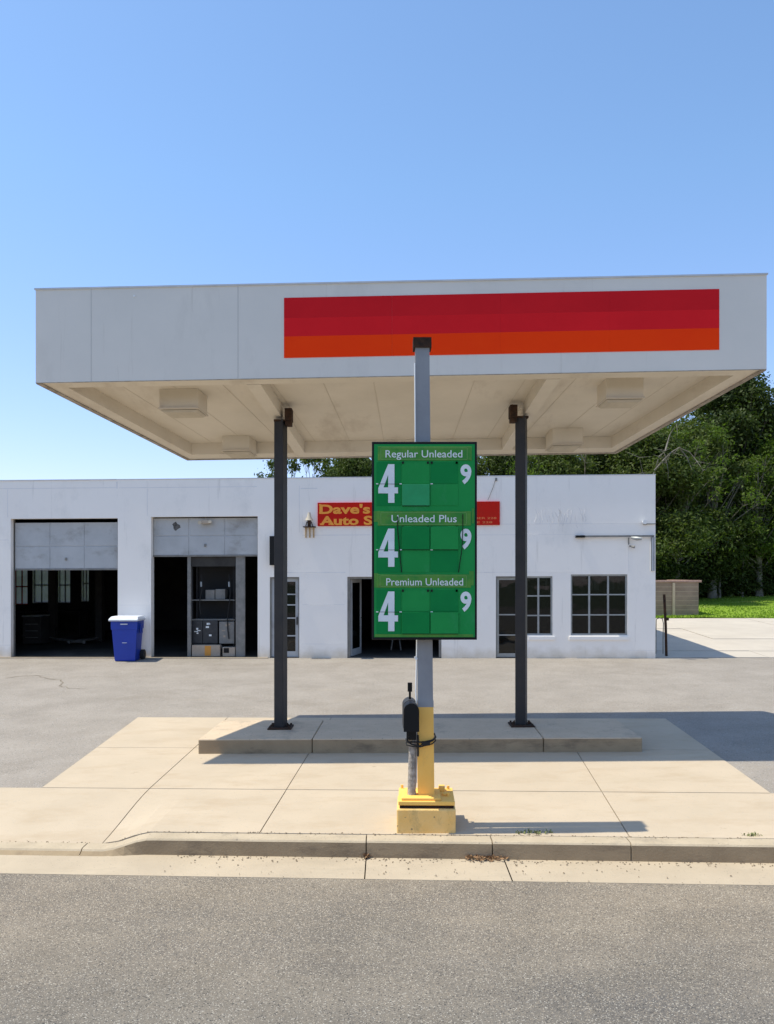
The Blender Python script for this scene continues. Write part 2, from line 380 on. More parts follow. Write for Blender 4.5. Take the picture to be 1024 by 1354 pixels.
# ------------------------------------------------------------------ text
def text_geo(s, width, height, bold=0, sx_only=False):
    cu = bpy.data.curves.new('t', 'FONT'); cu.body = s; cu.size = 1; cu.offset = bold; cu.resolution_u = 4
    o = bpy.data.objects.new('t', cu); col.objects.link(o)
    dg = bpy.context.evaluated_depsgraph_get(); dg.update()
    me = bpy.data.meshes.new_from_object(o.evaluated_get(dg))
    vs = np.array([v.co[:2] for v in me.vertices]); fs = [list(p.vertices) for p in me.polygons]
    bpy.data.objects.remove(o); bpy.data.curves.remove(cu); bpy.data.meshes.remove(me)
    lo = vs.min(0); hi = vs.max(0); sz = hi - lo
    # scale by cap height .73
    kx = width / sz[0]; kz = height / .73
    vs = np.stack([(vs[:, 0] - lo[0]) * kx, vs[:, 1] * kz], 1)
    return vs, fs
def put_text(mb, s, x, y, z, width, height, bold=0, depth=.004):
    """flat raised lettering facing -y; (x,z) is the baseline start"""
    vs, fs = text_geo(s, width, height, bold)
    mb.add([(x + a, y, z + b) for a, b in vs], fs)
    # sides: boundary edges
    from collections import Counter
    c = Counter()
    for f in fs:
        for i in range(len(f)): c[tuple(sorted((f[i], f[(i + 1) % len(f)])))] += 1
    sv = []; sf = []
    for f in fs:
        for i in range(len(f)):
            a, b = f[i], f[(i + 1) % len(f)]
            if c[tuple(sorted((a, b)))] == 1:
                k = len(sv)
                sv += [(x + vs[a][0], y, z + vs[a][1]), (x + vs[b][0], y, z + vs[b][1]), (x + vs[b][0], y + depth, z + vs[b][1]), (x + vs[a][0], y + depth, z + vs[a][1])]
                sf.append((k, k + 3, k + 2, k + 1))
    mb.add(sv, sf)

# ================================================================== GROUND
def sheet(name, xs, ys, zf, m, keep=None):
    mb = MB(); nx, ny = len(xs), len(ys)
    vs = [(x, y, zf(x, y)) for y in ys for x in xs]; fs = []
    for j in range(ny - 1):
        for i in range(nx - 1):
            if keep and not keep((xs[i] + xs[i + 1]) / 2, (ys[j] + ys[j + 1]) / 2): continue
            fs.append((j * nx + i, j * nx + i + 1, (j + 1) * nx + i + 1, (j + 1) * nx + i))
    mb.add(vs, fs)
    o = mb.build(name, m); return tag(o, kind='structure')
def frange(a, b, s):
    n = max(1, round((b - a) / s)); return [a + (b - a) * i / n for i in range(n + 1)]
xs_near = sorted(set([-300, -200, -120, -80, -60, -45, -35, -28] + frange(-24, 24, .5) + [28, 35, 45, 60, 80, 120, 200, 300]))
BY0 = 23.117; BYAW = math.atan(.048)      # garage front line: Y = BY0 - .048 X
RZ = -.19
def terrain(x, y):
    if y < 8: return RZ - .35
    return G(x, y) - .45
sheet('terrain', [-900, -400, -200] + frange(-100, 100, 10) + [200, 400, 900], [-300, -60, 0, 8] + frange(12, 100, 6) + [140, 250, 500, 1500], terrain, M['soil'])
# asphalt lot : skewed grid so the rows follow the kerb then the garage front
mb = MB(); vs = []; fs = []
rows = frange(0, 1, .035); xs = xs_near
for t in rows:
    for x in xs:
        xc = max(-30, min(30, x))
        y0 = 8.95 - KV * x + 1.55; y1 = BY0 - .048 * x + .10
        if abs(x) > 60: y0 = 8.95 - KV * math.copysign(60, x) + 1.55; y1 = BY0 - .048 * math.copysign(60, x) + .1
        y = y0 + (y1 - y0) * t; vs.append((x, y, G(x, y)))
nx = len(xs)
for j in range(len(rows) - 1):
    for i in range(nx - 1): fs.append((j * nx + i, j * nx + i + 1, (j + 1) * nx + i + 1, (j + 1) * nx + i))
mb.add(vs, fs); tag(mb.build('parking_lot', M['lot']), kind='structure')
# road
def roadz(x, y):
    return RZ + .0105 * max(-30, min(30, x)) * .85 + min(.10, .018 * max(0, 8.2 - KV * 0 - y)) 
mb = MB(); vs = []; fs = []
xr = [-300, -120, -60, -30, -20] + frange(-15, 15, 1) + [20, 30, 60, 120, 300]
rr = [0, .5, 1, 2, 3, 4, 6, 8, 10, 14, 22, 40]
for r_ in rr:
    for x in xr:
        xc = max(-60, min(60, x)); y = 8.95 - KV * xc - .77 - r_
        vs.append((x, y, RZ + .0093 * max(-30, min(30, x)) + .016 * min(r_, 4) - .010 * max(0, r_ - 6)))
nx = len(xr)
for j in range(len(rr) - 1):
    for i in range(nx - 1): fs.append((j * nx + i, (j + 1) * nx + i, (j + 1) * nx + i + 1, j * nx + i + 1))
mb.add(vs, fs); tag(mb.build('road', M['road']), kind='structure')

def kz(x): return .010 * max(-30, min(30, x))         # top of kerb
def kdrop(x): return sm(-2.55, -3.08, x)
random.seed(4)
# kerb profile, swept along x ; joints every ~3 m
joints = [-25, -15.5, -9.4, -6.2, -3.3, -.22, 1.10, 2.52, 5.6, 8.6, 11.7, 15, 20, 30]
mb = MB()
for a, b in zip(joints[:-1], joints[1:]):
    g_ = .006; xa, xb = a + g_, b - g_
    st = frange(xa, xb, .12 if -4 < a < 3 else .6)
    ring = []
    off = random.uniform(-.003, .003)
    for x in st:
        d = kdrop(x); zt = kz(x) - .125 * d + off; zb = RZ + .0093 * x - .03
        zg = RZ + .0093 * x + .012
        rr_ = .03
        wob = .004 * math.sin(x * 2.3) + .003 * math.sin(x * 7.1)
        zt += .007; prof = [(0.0, zt), (-.15, zt - .002), (-.180, zt - .008), (-.195, zt - rr_ * .7 - .004), (-.196 - .09 * d, max(zg - .01, zb + .02)), (-.196 - .09 * d, zb - .05), (0.0, zb - .05)]
        ring.append([(x, 8.95 - KV * x + p, z) for p, z in prof])
    n = len(ring[0]); vs = [p for r_ in ring for p in r_]; fs = []
    for i in range(len(ring) - 1):
        for k in range(n):
            k2 = (k + 1) % n; fs.append((i * n + k, (i + 1) * n + k, (i + 1) * n + k2, i * n + k2))
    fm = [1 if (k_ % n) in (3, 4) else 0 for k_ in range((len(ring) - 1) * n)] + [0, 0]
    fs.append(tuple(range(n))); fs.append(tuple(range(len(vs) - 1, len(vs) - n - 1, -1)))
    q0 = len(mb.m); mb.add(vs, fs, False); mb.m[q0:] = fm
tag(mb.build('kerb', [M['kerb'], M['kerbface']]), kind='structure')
# gutter slabs
mb = MB()
gj = [-300, -60, -25, -12.4, -6.2, -.22, 1.22, 5.6, 11.7, 20, 60, 300]
for a, b in zip(gj[:-1], gj[1:]):
    xa, xb = a + .006, b - .006; st = frange(xa, xb, .5 if abs(a) < 20 else 30)
    vs = []; fs = []
    for x in st:
        xc = max(-60, min(60, x)); zz = RZ + .0093 * max(-30, min(30, x))
        for p, z in ((-.16, zz + .014), (-.78, zz + .005), (-.785, zz - .03)):
            vs.append((x, 8.95 - KV * xc + p, z))
    for i in range(len(st) - 1):
        for k in range(2): fs.append((i * 3 + k, i * 3 + k + 1, i * 3 + 4 + k, i * 3 + 3 + k))
    mb.add(vs, fs)
o = mb.build('gutter', M['gutter']); tag(o, kind='structure')
mb = MB()
mb.quad((-300, 8.95 + KV * 60 - .8, RZ - .6), (300, 8.95 - KV * 60 - .8, RZ - .2), (300, 8.95 - KV * 60 + .1, RZ - .2), (-300, 8.95 + KV * 60 + .1, RZ - .6))
# forecourt slabs : list of convex quads in (x,y) cut to follow the surface
def slab(mb, pl, pr, zf, dz, th=.03, n=8, nl=6):
    """pl,pr : (near,far) points of left and right edges"""
    (a, b), (c, d) = pl, pr
    vs = []; fs = []
    for j in range(nl + 1):
        t = j / nl
        L_ = (a[0] + (b[0] - a[0]) * t, a[1] + (b[1] - a[1]) * t); Rr = (c[0] + (d[0] - c[0]) * t, c[1] + (d[1] - c[1]) * t)
        for i in range(n + 1):
            s_ = i / n; x = L_[0] + (Rr[0] - L_[0]) * s_; y = L_[1] + (Rr[1] - L_[1]) * s_
            vs.append((x, y, zf(x, y) + dz))
    w_ = n + 1
    for j in range(nl):
        for i in range(n): fs.append((j * w_ + i, j * w_ + i + 1, (j + 1) * w_ + i + 1, (j + 1) * w_ + i))
    # skirt
    m = len(vs)
    ed = [i for i in range(w_)] + [j * w_ + n for j in range(1, nl + 1)] + [nl * w_ + i for i in range(n - 1, -1, -1)] + [j * w_ for j in range(nl - 1, 0, -1)]
    vs += [(vs[i][0], vs[i][1], vs[i][2] - th) for i in ed]
    for q in range(len(ed)):
        q2 = (q + 1) % len(ed); fs.append((ed[q], m + q, m + q2, ed[q2]))
    mb.add(vs, fs)
def h2(px, py):
    p = hit(px, py); return (p.x, p.y)
def yk(x, v): return 8.95 - KV * x + v
VS = 1.62
# joints fanning from the kerb to the garage
jl = [h2(150, 1100), h2(345, 1100), h2(828, 1100)]
jf = [h2(255, 992), h2(410, 995), h2(762, 993)]
def linex(k, y): (x0, y0), (x1, y1) = jl[k], jf[k]; return x0 + (x1 - x0) * (y - y0) / (y1 - y0)
def jx(k, v):
    x = jl[k][0]
    for _ in range(6): x = linex(k, yk(x, v))
    return x
padL = (h2(183, 949), h2(62, 1038)); padR = (h2(880, 951), h2(1018, 1049))
def edgex(e, y): (x1, y1), (x0, y0) = e; return x0 + (x1 - x0) * (y - y0) / (y1 - y0)
def ex(e, v):
    x = e[0][0]
    for _ in range(8): x = edgex(e, yk(x, v))
    return x
mbs = MB(); g_ = .006
# sidewalk strip
cols = [-60, -30, -18, -12, -8.2, -5.6, 'j0', 'j1', 'j2', 5.5, 9, 14, 22, 34, 60]
def cx_(c_, v): return jx(int(c_[1]), v) if isinstance(c_, str) else c_
for a, b in zip(cols[:-1], cols[1:]):
    pts = []
    for c_, s_ in ((a, 1), (b, -1)):
        x0, x1 = cx_(c_, .006) + s_ * g_, cx_(c_, VS) + s_ * g_
        pts.append(((x0, yk(x0, .008)), (x1, yk(x1, VS - .006))))
    slab(mbs, pts[0], pts[1], G, .010, n=10, nl=10)
tag(mbs.build('sidewalk', M['pad']), kind='structure')
mbp = MB()
vrow = [VS + .006, 3.30, 5.02]
vrow = [VS, vk(*h2(300, 990)), vk(*h2(300, 949.5))]
for va, vb in zip(vrow[:-1], vrow[1:]):
    va += .006; vb -= .006
    for a, b in (('L', 0), (0, 1), (1, 2), (2, 'R')):
        def gx(c_, v, s_):
            if c_ == 'L': return ex(padL, v)
            if c_ == 'R': return ex(padR, v)
            return jx(c_, v) + s_ * g_
        pl = ((gx(a, va, 1), yk(gx(a, va, 1), va)), (gx(a, vb, 1), yk(gx(a, vb, 1), vb)))
        pr = ((gx(b, va, -1), yk(gx(b, va, -1), va)), (gx(b, vb, -1), yk(gx(b, vb, -1), vb)))
        slab(mbp, pl, pr, G, .012, n=10, nl=6)
tag(mbp.build('forecourt_slab', M['pad']), kind='structure')
# joint bed just under the slabs
mb = MB()
slab(mb, ((-40, yk(-40, -.02)), (-40, yk(-40, VS + .05))), ((40, yk(40, -.02)), (40, yk(40, VS + .05))), G, -.006, n=160, nl=10)
xa, xb = ex(padL, VS) + .05, ex(padR, VS) - .05; xc, xd = ex(padL, 4.9) + .08, ex(padR, 4.9) - .08
slab(mb, ((xa, yk(xa, VS + .06)), (xc, yk(xc, 4.8))), ((xb, yk(xb, VS + .06)), (xd, yk(xd, 4.8))), G, .004, n=30, nl=8)
tag(mb.build('joint_bed', M['joint']), kind='structure')

# ---- garage frame
cB, sB = math.cos(BYAW), math.sin(BYAW)
GZ0 = .468
def TB(p):
    u, v, z = p; return Vector((u * cB + v * sB, BY0 - u * sB + v * cB, z + .0037 * u))
def bu(px, py, v=0):
    """local (u,z) of the pixel on the plane v"""
    dx = (px - CX) / F; 
    # t*dx = u cB + v sB ; t = BY0 - u sB + v cB
    u = ((BY0 + v * cB) * dx - v * sB) / (cB + sB * dx)
    t = BY0 - u * sB + v * cB
    return u, CZ + (HZ - py) / F * t - .0037 * u
def U(px, v=0): return bu(px, 800, v)[0]
def Z(px, py, v=0): return bu(px, py, v)[1]
UR = U(867); UL = U(-330); DEP = 11.6
# driveway beside the garage, lawn behind
def Gd(x, y): return G(x, y)
mb = MB(); rnd = random.Random(8)
ucols = [UR + .02, UR + 3.1, UR + 7.0, UR + 12, UR + 20, UR + 34]
vcols = [.10, 1.5, 4.6, 8.0, 12.4]
for i in range(len(ucols) - 1):
    for j in range(len(vcols) - 1):
        a, b = ucols[i] + .012, ucols[i + 1] - .012; c, d = vcols[j] + .02, vcols[j + 1] - .02
        p = [TB((a, c, 0)), TB((a, d, 0)), TB((b, c, 0)), TB((b, d, 0))]
        slab(mb, ((p[0].x, p[0].y), (p[1].x, p[1].y)), ((p[2].x, p[2].y), (p[3].x, p[3].y)), G, rnd.uniform(.010, .022), n=10, nl=6)
tag(mb.build('driveway', M['drive']), kind='structure')
mb = MB(); p = [TB((UR, .08, 0)), TB((UR, 12.6, 0)), TB((UR + 36, .08, 0)), TB((UR + 36, 12.6, 0))]
slab(mb, ((p[0].x, p[0].y), (p[1].x, p[1].y)), ((p[2].x, p[2].y), (p[3].x, p[3].y)), G, -.004, n=60, nl=20)
tag(mb.build('driveway_bed', M['joint']), kind='structure')
mb = MB(); vs = []; fs = []
xs = frange(-60, 90, 1.5); ts = [0, .4, 1, 2, 4, 6, 9, 12, 15, 18, 22, 27, 34, 45, 60, 90]
for t in ts:
    for x in xs:
        wob = .25 * math.sin(x * .6) + .12 * math.sin(x * 1.9)
        y = BY0 - .048 * x + 12.35 + wob * max(0, 1 - t / 5) + t
        vs.append((x, y, G(x, y) + .03 + (.10 * (math.sin(x * .45 + t * .3)) * min(1, t / 8))))
nx = len(xs)
for j in range(len(ts) - 1):
    for i in range(nx - 1): fs.append((j * nx + i, j * nx + i + 1, (j + 1) * nx + i + 1, (j + 1) * nx + i))
mb.add(vs, fs, True); tag(mb.build('lawn', M['lawn']), kind='structure')
# asphalt crack
mb = MB(); rnd = random.Random(3)
ck = [(8, 897), (30, 894), (50, 893), (62, 898), (80, 899), (82, 903), (78, 907), (92, 910), (118, 911)]
pts = [hit(*c) for c in ck]; fine = []
for a, b in zip(pts[:-1], pts[1:]):
    for k in range(5):
        q = a.lerp(b, k / 5); fine.append(q + Vector((rnd.uniform(-.03, .03), rnd.uniform(-.05, .05), 0)))
for a, b in zip(fine[:-1], fine[1:]):
    d = (b - a); n_ = Vector((-d.y, d.x, 0)).normalized() * rnd.uniform(.006, .016)
    q = [a - n_, b - n_, b + n_, a + n_]
    mb.quad(*[(p.x, p.y, G(p.x, p.y) + .005) for p in q])
tag(mb.build('asphalt_crack', M['joint']), kind='structure')

# ================================================================== PUMP ISLAND
il, ir = P(262, 975, 12.55), P(850, 974, 12.35)
ITOP = .345
def TI(p):   # u along the front edge from left, v back
    L_ = Vector((il.x, il.y, 0)); R_ = Vector((ir.x, ir.y, 0)); d = (R_ - L_); ln = d.length; d.normalize()
    n_ = Vector((-d.y, d.x, 0)); q = L_ + d * p[0] + n_ * p[1]
    return Vector((q.x, q.y, p[2] + .010 * q.x))
ILEN = (Vector((ir.x, ir.y)) - Vector((il.x, il.y))).length
isl = MB(TI); cuts = [0, ILEN * .26, ILEN * .78, ILEN]
for a, b in zip(cuts[:-1], cuts[1:]):
    isl.box(a + .004, b - .004, 0, 1.62, -.02, ITOP, .018)
isl.m = [1 if (isl.v[f[0]] - isl.v[f[1]]).cross(isl.v[f[1]] - isl.v[f[2]]).normalized().z < .3 else 0 for f in isl.f]  # upright sides take the concrete with shade painted in
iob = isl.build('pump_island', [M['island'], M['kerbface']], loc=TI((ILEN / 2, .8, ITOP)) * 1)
tag(iob, 'long low raised concrete island carrying the two dark canopy posts', 'pump island')

# ================================================================== CANOPY
FL = P(47.5, 506, 12.0); FR = P(1014, 488, 11.8); BL = P(248, 608, 15.45); BR = P(815, 599, 15.35)
CH = 1.335
def TC(p):
    s_, t, z = p
    a = FL.lerp(FR, s_); b = BL.lerp(BR, s_); q = a.lerp(b, t); return Vector((q.x, q.y, q.z + z))
WC = (FR - FL).length; DC = 3.9
def cst(px, py, z):
    """s,t on the plane z above the fascia's lower edge"""
    s_, t = .5, .5
    def pr(s_, t):
        q = TC((s_, t, z)); return np.array([CX + F * q.x / q.y, HZ - F * (q.z - CZ) / q.y])
    for _ in range(30):
        e = pr(s_, t) - np.array([px, py]); h = 1e-4
        J = np.stack([(pr(s_ + h, t) - pr(s_, t)) / h, (pr(s_, t + h) - pr(s_, t)) / h], 1)
        d = np.linalg.solve(J, e); s_ -= d[0]; t -= d[1]
    return s_, t
can = empty('canopy', TC((.5, .5, 0)), 'flat white fuel canopy with a red and orange striped band on its front', 'canopy')
ds, dt = .10 / WC, .10 / DC
def cbox(mb, s0, s1, t0, t1, z0, z1): mb.box(s0, s1, t0, t1, z0, z1)
mb = MB(TC); cbox(mb, 0, 1, 0, .012, 0, CH); cbox(mb, 0, 1, .988, 1, 0, CH)
cbox(mb, 0, .006, .012, .988, 0, CH); cbox(mb, .994, 1, .012, .988, 0, CH)
fas = mb.build('fascia', M['fascia'], can)
# seams and rim
mb = MB(TC)
mb.box(-.001, 1.001, -.0045, 1.003, CH, CH + .022)
mb.build('rim', M['coping'], fas)
mb = MB(TC)
def fs_of(px): # s on front face for px
    dx = (px - CX) / F; d = FR - FL      # ray X = dx*Y meets the front line
    return (dx * FL.y - FL.x) / (d.x - dx * d.y)
for px in (121, 315):
    s_ = fs_of(px); mb.box(s_ - .0005, s_ + .0005, -.0008, 0, .01, CH - .005)
build_each(mb, 'panel_seam', M['seam'], fas)
s_ = fs_of(178); mb = MB(TC); mb.box(s_ - .0012, s_ + .0012, -.003, 0, CH - .13, CH - .105); mb.build('patch_plate', M['whitev'], fas)
s0, s1 = fs_of(376), fs_of(951)
def fz(px, py): # height above lower edge on the front
    s_ = fs_of(px); q = TC((s_, 0, 0)); return CZ + (HZ - py) / F * q.y - q.z
zt0, zb0 = fz(376, 396), fz(376, 474.5); zt1, zb1 = fz(951, 380.5), fz(951, 461.5)
zt, zb = (zt0 + zt1) / 2, (zb0 + zb1) / 2; zo = zb + (zt - zb) * .355; zd = zb + (zt - zb) * .66
for nm, z0, z1, mm in (('orange_stripe', zb, zo, 'orange'), ('red_stripe', zo, zd, 'red'), ('dark_red_stripe', zd, zt, 'dkred')):
    mb = MB(TC); n_ = 4
    for k in range(n_):
        a, b = s0 + (s1 - s0) * k / n_, s0 + (s1 - s0) * (k + 1) / n_
        mb.box(a, b - .00012, -.0022, -.0003, z0, z1)
    mb.build(nm, M[mm], can)
# roof deck and soffit
mb = MB(TC); mb.box(.006, .994, .012, .988, .9, .93); mb.build('roof_deck', M['seam'], can)
ZS = .215
mb = MB(TC); mb.box(.006, .994, .012, .988, ZS, ZS + .03)
sof = mb.build('soffit', M['soffit'], can)
mb = MB(TC); k = 0
nn = 13
for i in range(1, nn):
    s_ = i / nn; mb.box(s_ - .0005, s_ + .0005, .02, .98, ZS - .003, ZS)
build_each(mb, 'panel_joint', M['joint2'], sof)
# perimeter ledge and joists
mb = MB(TC); e = .030
mb.box(.0065, e, .0125, .987, .006, ZS - .001); mb.box(1 - e, .9935, .0125, .987, .006, ZS - .001)
mb.box(e, 1 - e, .925, .987, .006, ZS - .001); mb.box(e, 1 - e, .0125, .06, .006, ZS - .001)
mb.build('edge_beam', M['soffit'], can)
mb = MB(TC)
mb.box(.0, 1, -.001, .004, -.006, -.001); mb.box(0, 1, .990, 1, -.014, -.001); mb.box(-.0005, .007, .004, .996, -.014, -.001); mb.box(.993, 1.0005, .004, .996, -.014, -.001)
mb.build('drip_edge', M['soffitdirt'], fas)
jj = []
for (fx, fy), (bx_, by_) in (((332, 503), (400, 604)), ((737, 494), (667, 600))):
    sa, ta = cst(fx, fy, 0); sb, tb = cst(bx_, by_, 0); jj.append((sa, sb))
    mb = MB(TC); hw = .105 / WC
    ga = sa + (sb - sa) * (.06 - ta) / (tb - ta); gb = sa + (sb - sa) * (.925 - ta) / (tb - ta)
    vs = [(ga - hw, .061, .0), (ga + hw, .061, .0), (gb + hw * 1.1, .924, .0), (gb - hw * 1.1, .924, .0)]
    vs += [(a, b, ZS - .001) for a, b, c in vs]
    mb.add(vs, [(0, 3, 2, 1), (4, 5, 6, 7), (0, 1, 5, 4), (1, 2, 6, 5), (2, 3, 7, 6), (3, 0, 4, 7)])
    mb.build('joist', M['soffit'], can)
# box lights under the soffit
for px0, px1, py0, w_, d_, h_ in ((211, 262, 514, .60, .62, .27), (294, 330, 576, .56, .58, .23), (802, 851, 500, .58, .62, .27), (731, 771, 566, .58, .58, .25)):
    s_a, t_a = cst(px0, py0, ZS); s_b, t_b = cst(px1, py0, ZS)
    t_a = max(.07, (t_a + t_b) / 2); s_m = (s_a + s_b) / 2; q = TC((s_m, t_a, 0)); wl = ((px1 - px0) / F * q.y) 
    hs = wl / WC / 2 * (WC / (TC((1, t_a, 0)) - TC((0, t_a, 0))).length); dd = .34 / DC
    mb = MB(TC); zb_ = ZS - h_ - .02
    def frust(mb, s0_, s1_, t0_, t1_, z1_, z0_, k):
        cs, ct = (s0_ + s1_) / 2, (t0_ + t1_) / 2
        top = [(s0_, t0_), (s1_, t0_), (s1_, t1_), (s0_, t1_)]
        bot = [(cs + (a - cs) * k, ct + (b - ct) * k) for a, b in top]
        vs = [(a, b, z1_) for a, b in top] + [(a, b, z0_) for a, b in bot]
        mb.add(vs, [(0, 3, 2, 1), (4, 5, 6, 7), (0, 1, 5, 4)[::-1], (1, 2, 6, 5)[::-1], (2, 3, 7, 6)[::-1], (3, 0, 4, 7)[::-1]])
    frust(mb, s_m - hs, s_m + hs, t_a, t_a + dd, ZS - .001, zb_, 1.0)
    lb = mb.build('box_light', M['soffit'], can)
    mb = MB(TC); frust(mb, s_m - hs * 1.03, s_m + hs * 1.03, t_a - .006, t_a + dd + .006, zb_, zb_ - .022, 1.0); mb.build('trim', M['joint2'], lb)
    mb = MB(TC); frust(mb, s_m - hs * .97, s_m + hs * .97, t_a + .004, t_a + dd - .004, zb_ - .03, zb_ - .06, .85); mb.build('lens', M['lens'], lb)
# posts
YP = 13.42
for px, wpx, side in ((371.5, 16.5, 1), (689.5, 17, -1)):
    q = P(px, 960, YP); x, y = q.x, q.y; w_ = wpx / F * YP / 2
    k = 0 if side == 1 else 1
    # height of joist underside here
    sp, tp = (x - TC((0, .5, 0)).x) / (TC((1, .5, 0)).x - TC((0, .5, 0)).x), .5
    ztop = TC((sp, .49, 0)).z
    zbase = ITOP + .010 * x
    def Tq(p, x=x, y=y):
        c_, s_ = math.cos(R(-20)), math.sin(R(-20)); a_, b_ = p.x - x, p.y - y
        return Vector((x + a_ * c_ - b_ * s_, y + a_ * s_ + b_ * c_, p.z))
    wq = w_ * .80; mb = MB(Tq); mb.box(x - wq, x + wq, y - wq, y + wq, zbase + .02, ztop - .004, .008)
    po = mb.build('post', M['post'], can)
    mb = MB(); mb.box(x - .19, x + .19, y - .19, y + .19, zbase + .001, zbase + .022, .004)
    for a in (-.15, .15):
        for b in (-.15, .15): mb.tube([(x + a, y + b, zbase + .02), (x + a, y + b, zbase + .05)], .017, 6)
    for a in (-1, 1):
        mb.prism([(x + a * w_, zbase + .022), (x + a * (w_ + .07), zbase + .022), (x + a * w_, zbase + .09)], y - .01, y + .01)
    mb.build('base_plate', M['rust'], po)
    mb = MB(); xo = x + side * (w_ + .005)
    a, b = sorted((xo - side * .03, xo + side * .085))
    mb.box(a, b, y - .13, y + .10, ztop - .03, ztop + .17, .006); mb.box(a + .01, b - .01, y - .11, y + .08, ztop - .10, ztop - .031, .006)
    mb.box(x - w_, x + w_, y - w_ * .9, y + w_ * .9, ztop - .035, ztop - .004)
    for c in (.05, .15): mb.tube([(xo + side * .06, y - .12, ztop + c), (xo + side * .06, y - .16, ztop + c)], .018, 6)
    mb.build('post_bracket', M['rust'], po)

# ================================================================== PRICE SIGN
YB = 9.0
sg = empty('price_sign', P(564, 1085, 9.3), 'tall green fuel price sign on a grey and yellow pole by the kerb', 'price sign')
base_c = P(564, 1103, 8.99); bx = base_c.x; gz = G(bx, 9.1)
x0, x1 = P(525, 1100, 8.97).x, P(603, 1100, 8.97).x
TR = lambda p: Vector((bx + (p.x - bx) * 1 + (p.y - 9.0) * .03, p.y - (p.x - bx) * .02, p.z))
mb = MB(TR); mb.box(x0, x1, 8.97, 9.55, gz - .02, gz + .265, .016); blk = mb.build('concrete_base', M['yblock'], sg)
mb = MB(TR); mb.box(x0 + .03, x1 - .02, 9.01, 9.52, gz + .265, gz + .30); mb.build('shadow_gap_shim', M['rust'], blk)
mb = MB(TR); mb.box(x0 + .015, x1 - .008, 8.985, 9.57, gz + .30, gz + .345, .008); mb.box(x0 + .05, x1 - .16, 9.01, 9.42, gz + .345, gz + .375, .008)
for a, b in ((x1 - .06, 9.5), (x1 - .12, 9.45), (x0 + .05, 9.53), (x1 - .07, 9.2), (x0 + .19, 9.53)): mb.tube([(a, b, gz + .34), (a, b, gz + .385)], .016, 6)
mb.box(x1 - .17, x1 - .10, 9.40, 9.50, gz + .345, gz + .40, .008); mb.box(x1 - .13, x1 - .08, 9.22, 9.30, gz + .345, gz + .37, .006)
mb.build('base_plate', M['yellow'], sg)
PX0, PX1 = P(553.5, 1040, 9.16).x, P(575, 1040, 9.16).x; PY0, PY1 = 9.14, 9.32
zy = P(560, 932, 9.14).z; zpt = P(560, 459, 9.14).z
xt0, xt1 = P(549, 500, 9.14).x, P(568.5, 500, 9.14).x
def Tp(p):
    t = (p.z - gz) / (zpt - gz); a = PX0 + (xt0 - PX0) * t; b = PX1 + (xt1 - PX1) * t
    return Vector((a + (b - a) * p.x, PY0 + .17 * p.y, p.z))
mb = MB(Tp); mb.box(0, 1, 0, 1, gz + .375, zy, 0); pl = mb.build('yellow_pole_sleeve', M['yellow'], sg)
mb = MB(Tp); mb.box(.02, .98, .02, .98, zy, zpt, 0); pole = mb.build('pole', M['pole'], sg)
mb = MB(Tp); mb.box(-.01, 1.01, -.012, 0, zy - .025, zy + .05); mb.build('paint_lap', M['pole'], pole)
mb = MB(Tp); mb.box(.0, 1.0, -.0, .02, zy - .02, zpt, 0)
mb = MB(Tp)
mb.box(-.12, 1.12, -.12, 1.12, zpt - .004, zpt + .105, .0)
for a in (.25, .75): mb.tube([(a, -.12, zpt + .08), (a, -.22, zpt + .08)], .012, 6)
mb.build('pole_cap', M['rust'], pole)
# white cable conduit on the pole's left edge; upper tube is a painted highlight
mb = MB(); ptsc = []
for px, py in ((551, 1035), (551.5, 935), (550, 915), (551, 880), (551.5, 850), (551.5, 840)): ptsc.append(P(px, py, 9.16))
mb.tube(ptsc, .008, 6); mb.tube([P(549.5, 590, 9.13), P(548.8, 480, 9.13)], .007, 6)
mb.tube([P(551, 872, 9.13), P(549.5, 868, 9.13)], .016, 6)
build_each(mb, 'conduit_and_highlight', M['whitev'], pole)
# panel cabinet
YC = 8.98
def S(px, py): q = P(px, py, YC); return q.x, q.z
cx0, cz1 = S(492, 584); cx1, cz0 = S(631, 846)
mb = MB(); mb.box(cx0, cx1, YC, YC + .15, cz0, cz1, .006); cab = mb.build('cabinet', M['black'], sg)
gx0, gz1 = S(495, 587.5); gx1, gz0 = S(628, 842.5)
mb = MB(); mb.box(gx0, gx1, YC - .006, YC, gz0, gz1); mb.build('sign_face', M['green'], sg)
def rect(mb, a, b, c, d, y0, y1, bev=0):
    xa, za = S(a, b); xb_, zb_ = S(c, d); mb.box(xa, xb_, y0, y1, zb_, za, bev)
heads = [(500, 590.5, 624, 609, 'Regular Unleaded', 510, 611.5, 605, 10), (500, 676, 623, 695, 'Unleaded Plus', 518, 604, 690.5, 10), (499, 759.5, 623, 777, 'Premium Unleaded', 511, 612.5, 774, 10)]
for a, b, c, d, s_, t0, t1, tb_, th_ in heads:
    mb = MB(); rect(mb, a, b, c, d, YC - .012, YC - .0065, .002); hp = mb.build('header_panel', M['green3'], sg)
    mb = MB(); 
    for q in ((a + 4, b + 1.5, c - 6, b + 2.2), (a + 4, d - 1.8, c - 6, d - 1.1), (a + 3.5, b + 2, a + 4.2, d - 2), (c - 6.5, b + 2, c - 5.8, d - 2)): rect(mb, *q, YC - .0135, YC - .0122)
    build_each(mb, 'outline', M['olive'], hp)
    mb = MB(); xa, za = S(t0, tb_); xb_, _ = S(t1, tb_)
    put_text(mb, s_, xa, YC - .0155, za, xb_ - xa, th_ / F * YC, .004, .003); mb.build('lettering', M['white'], hp)
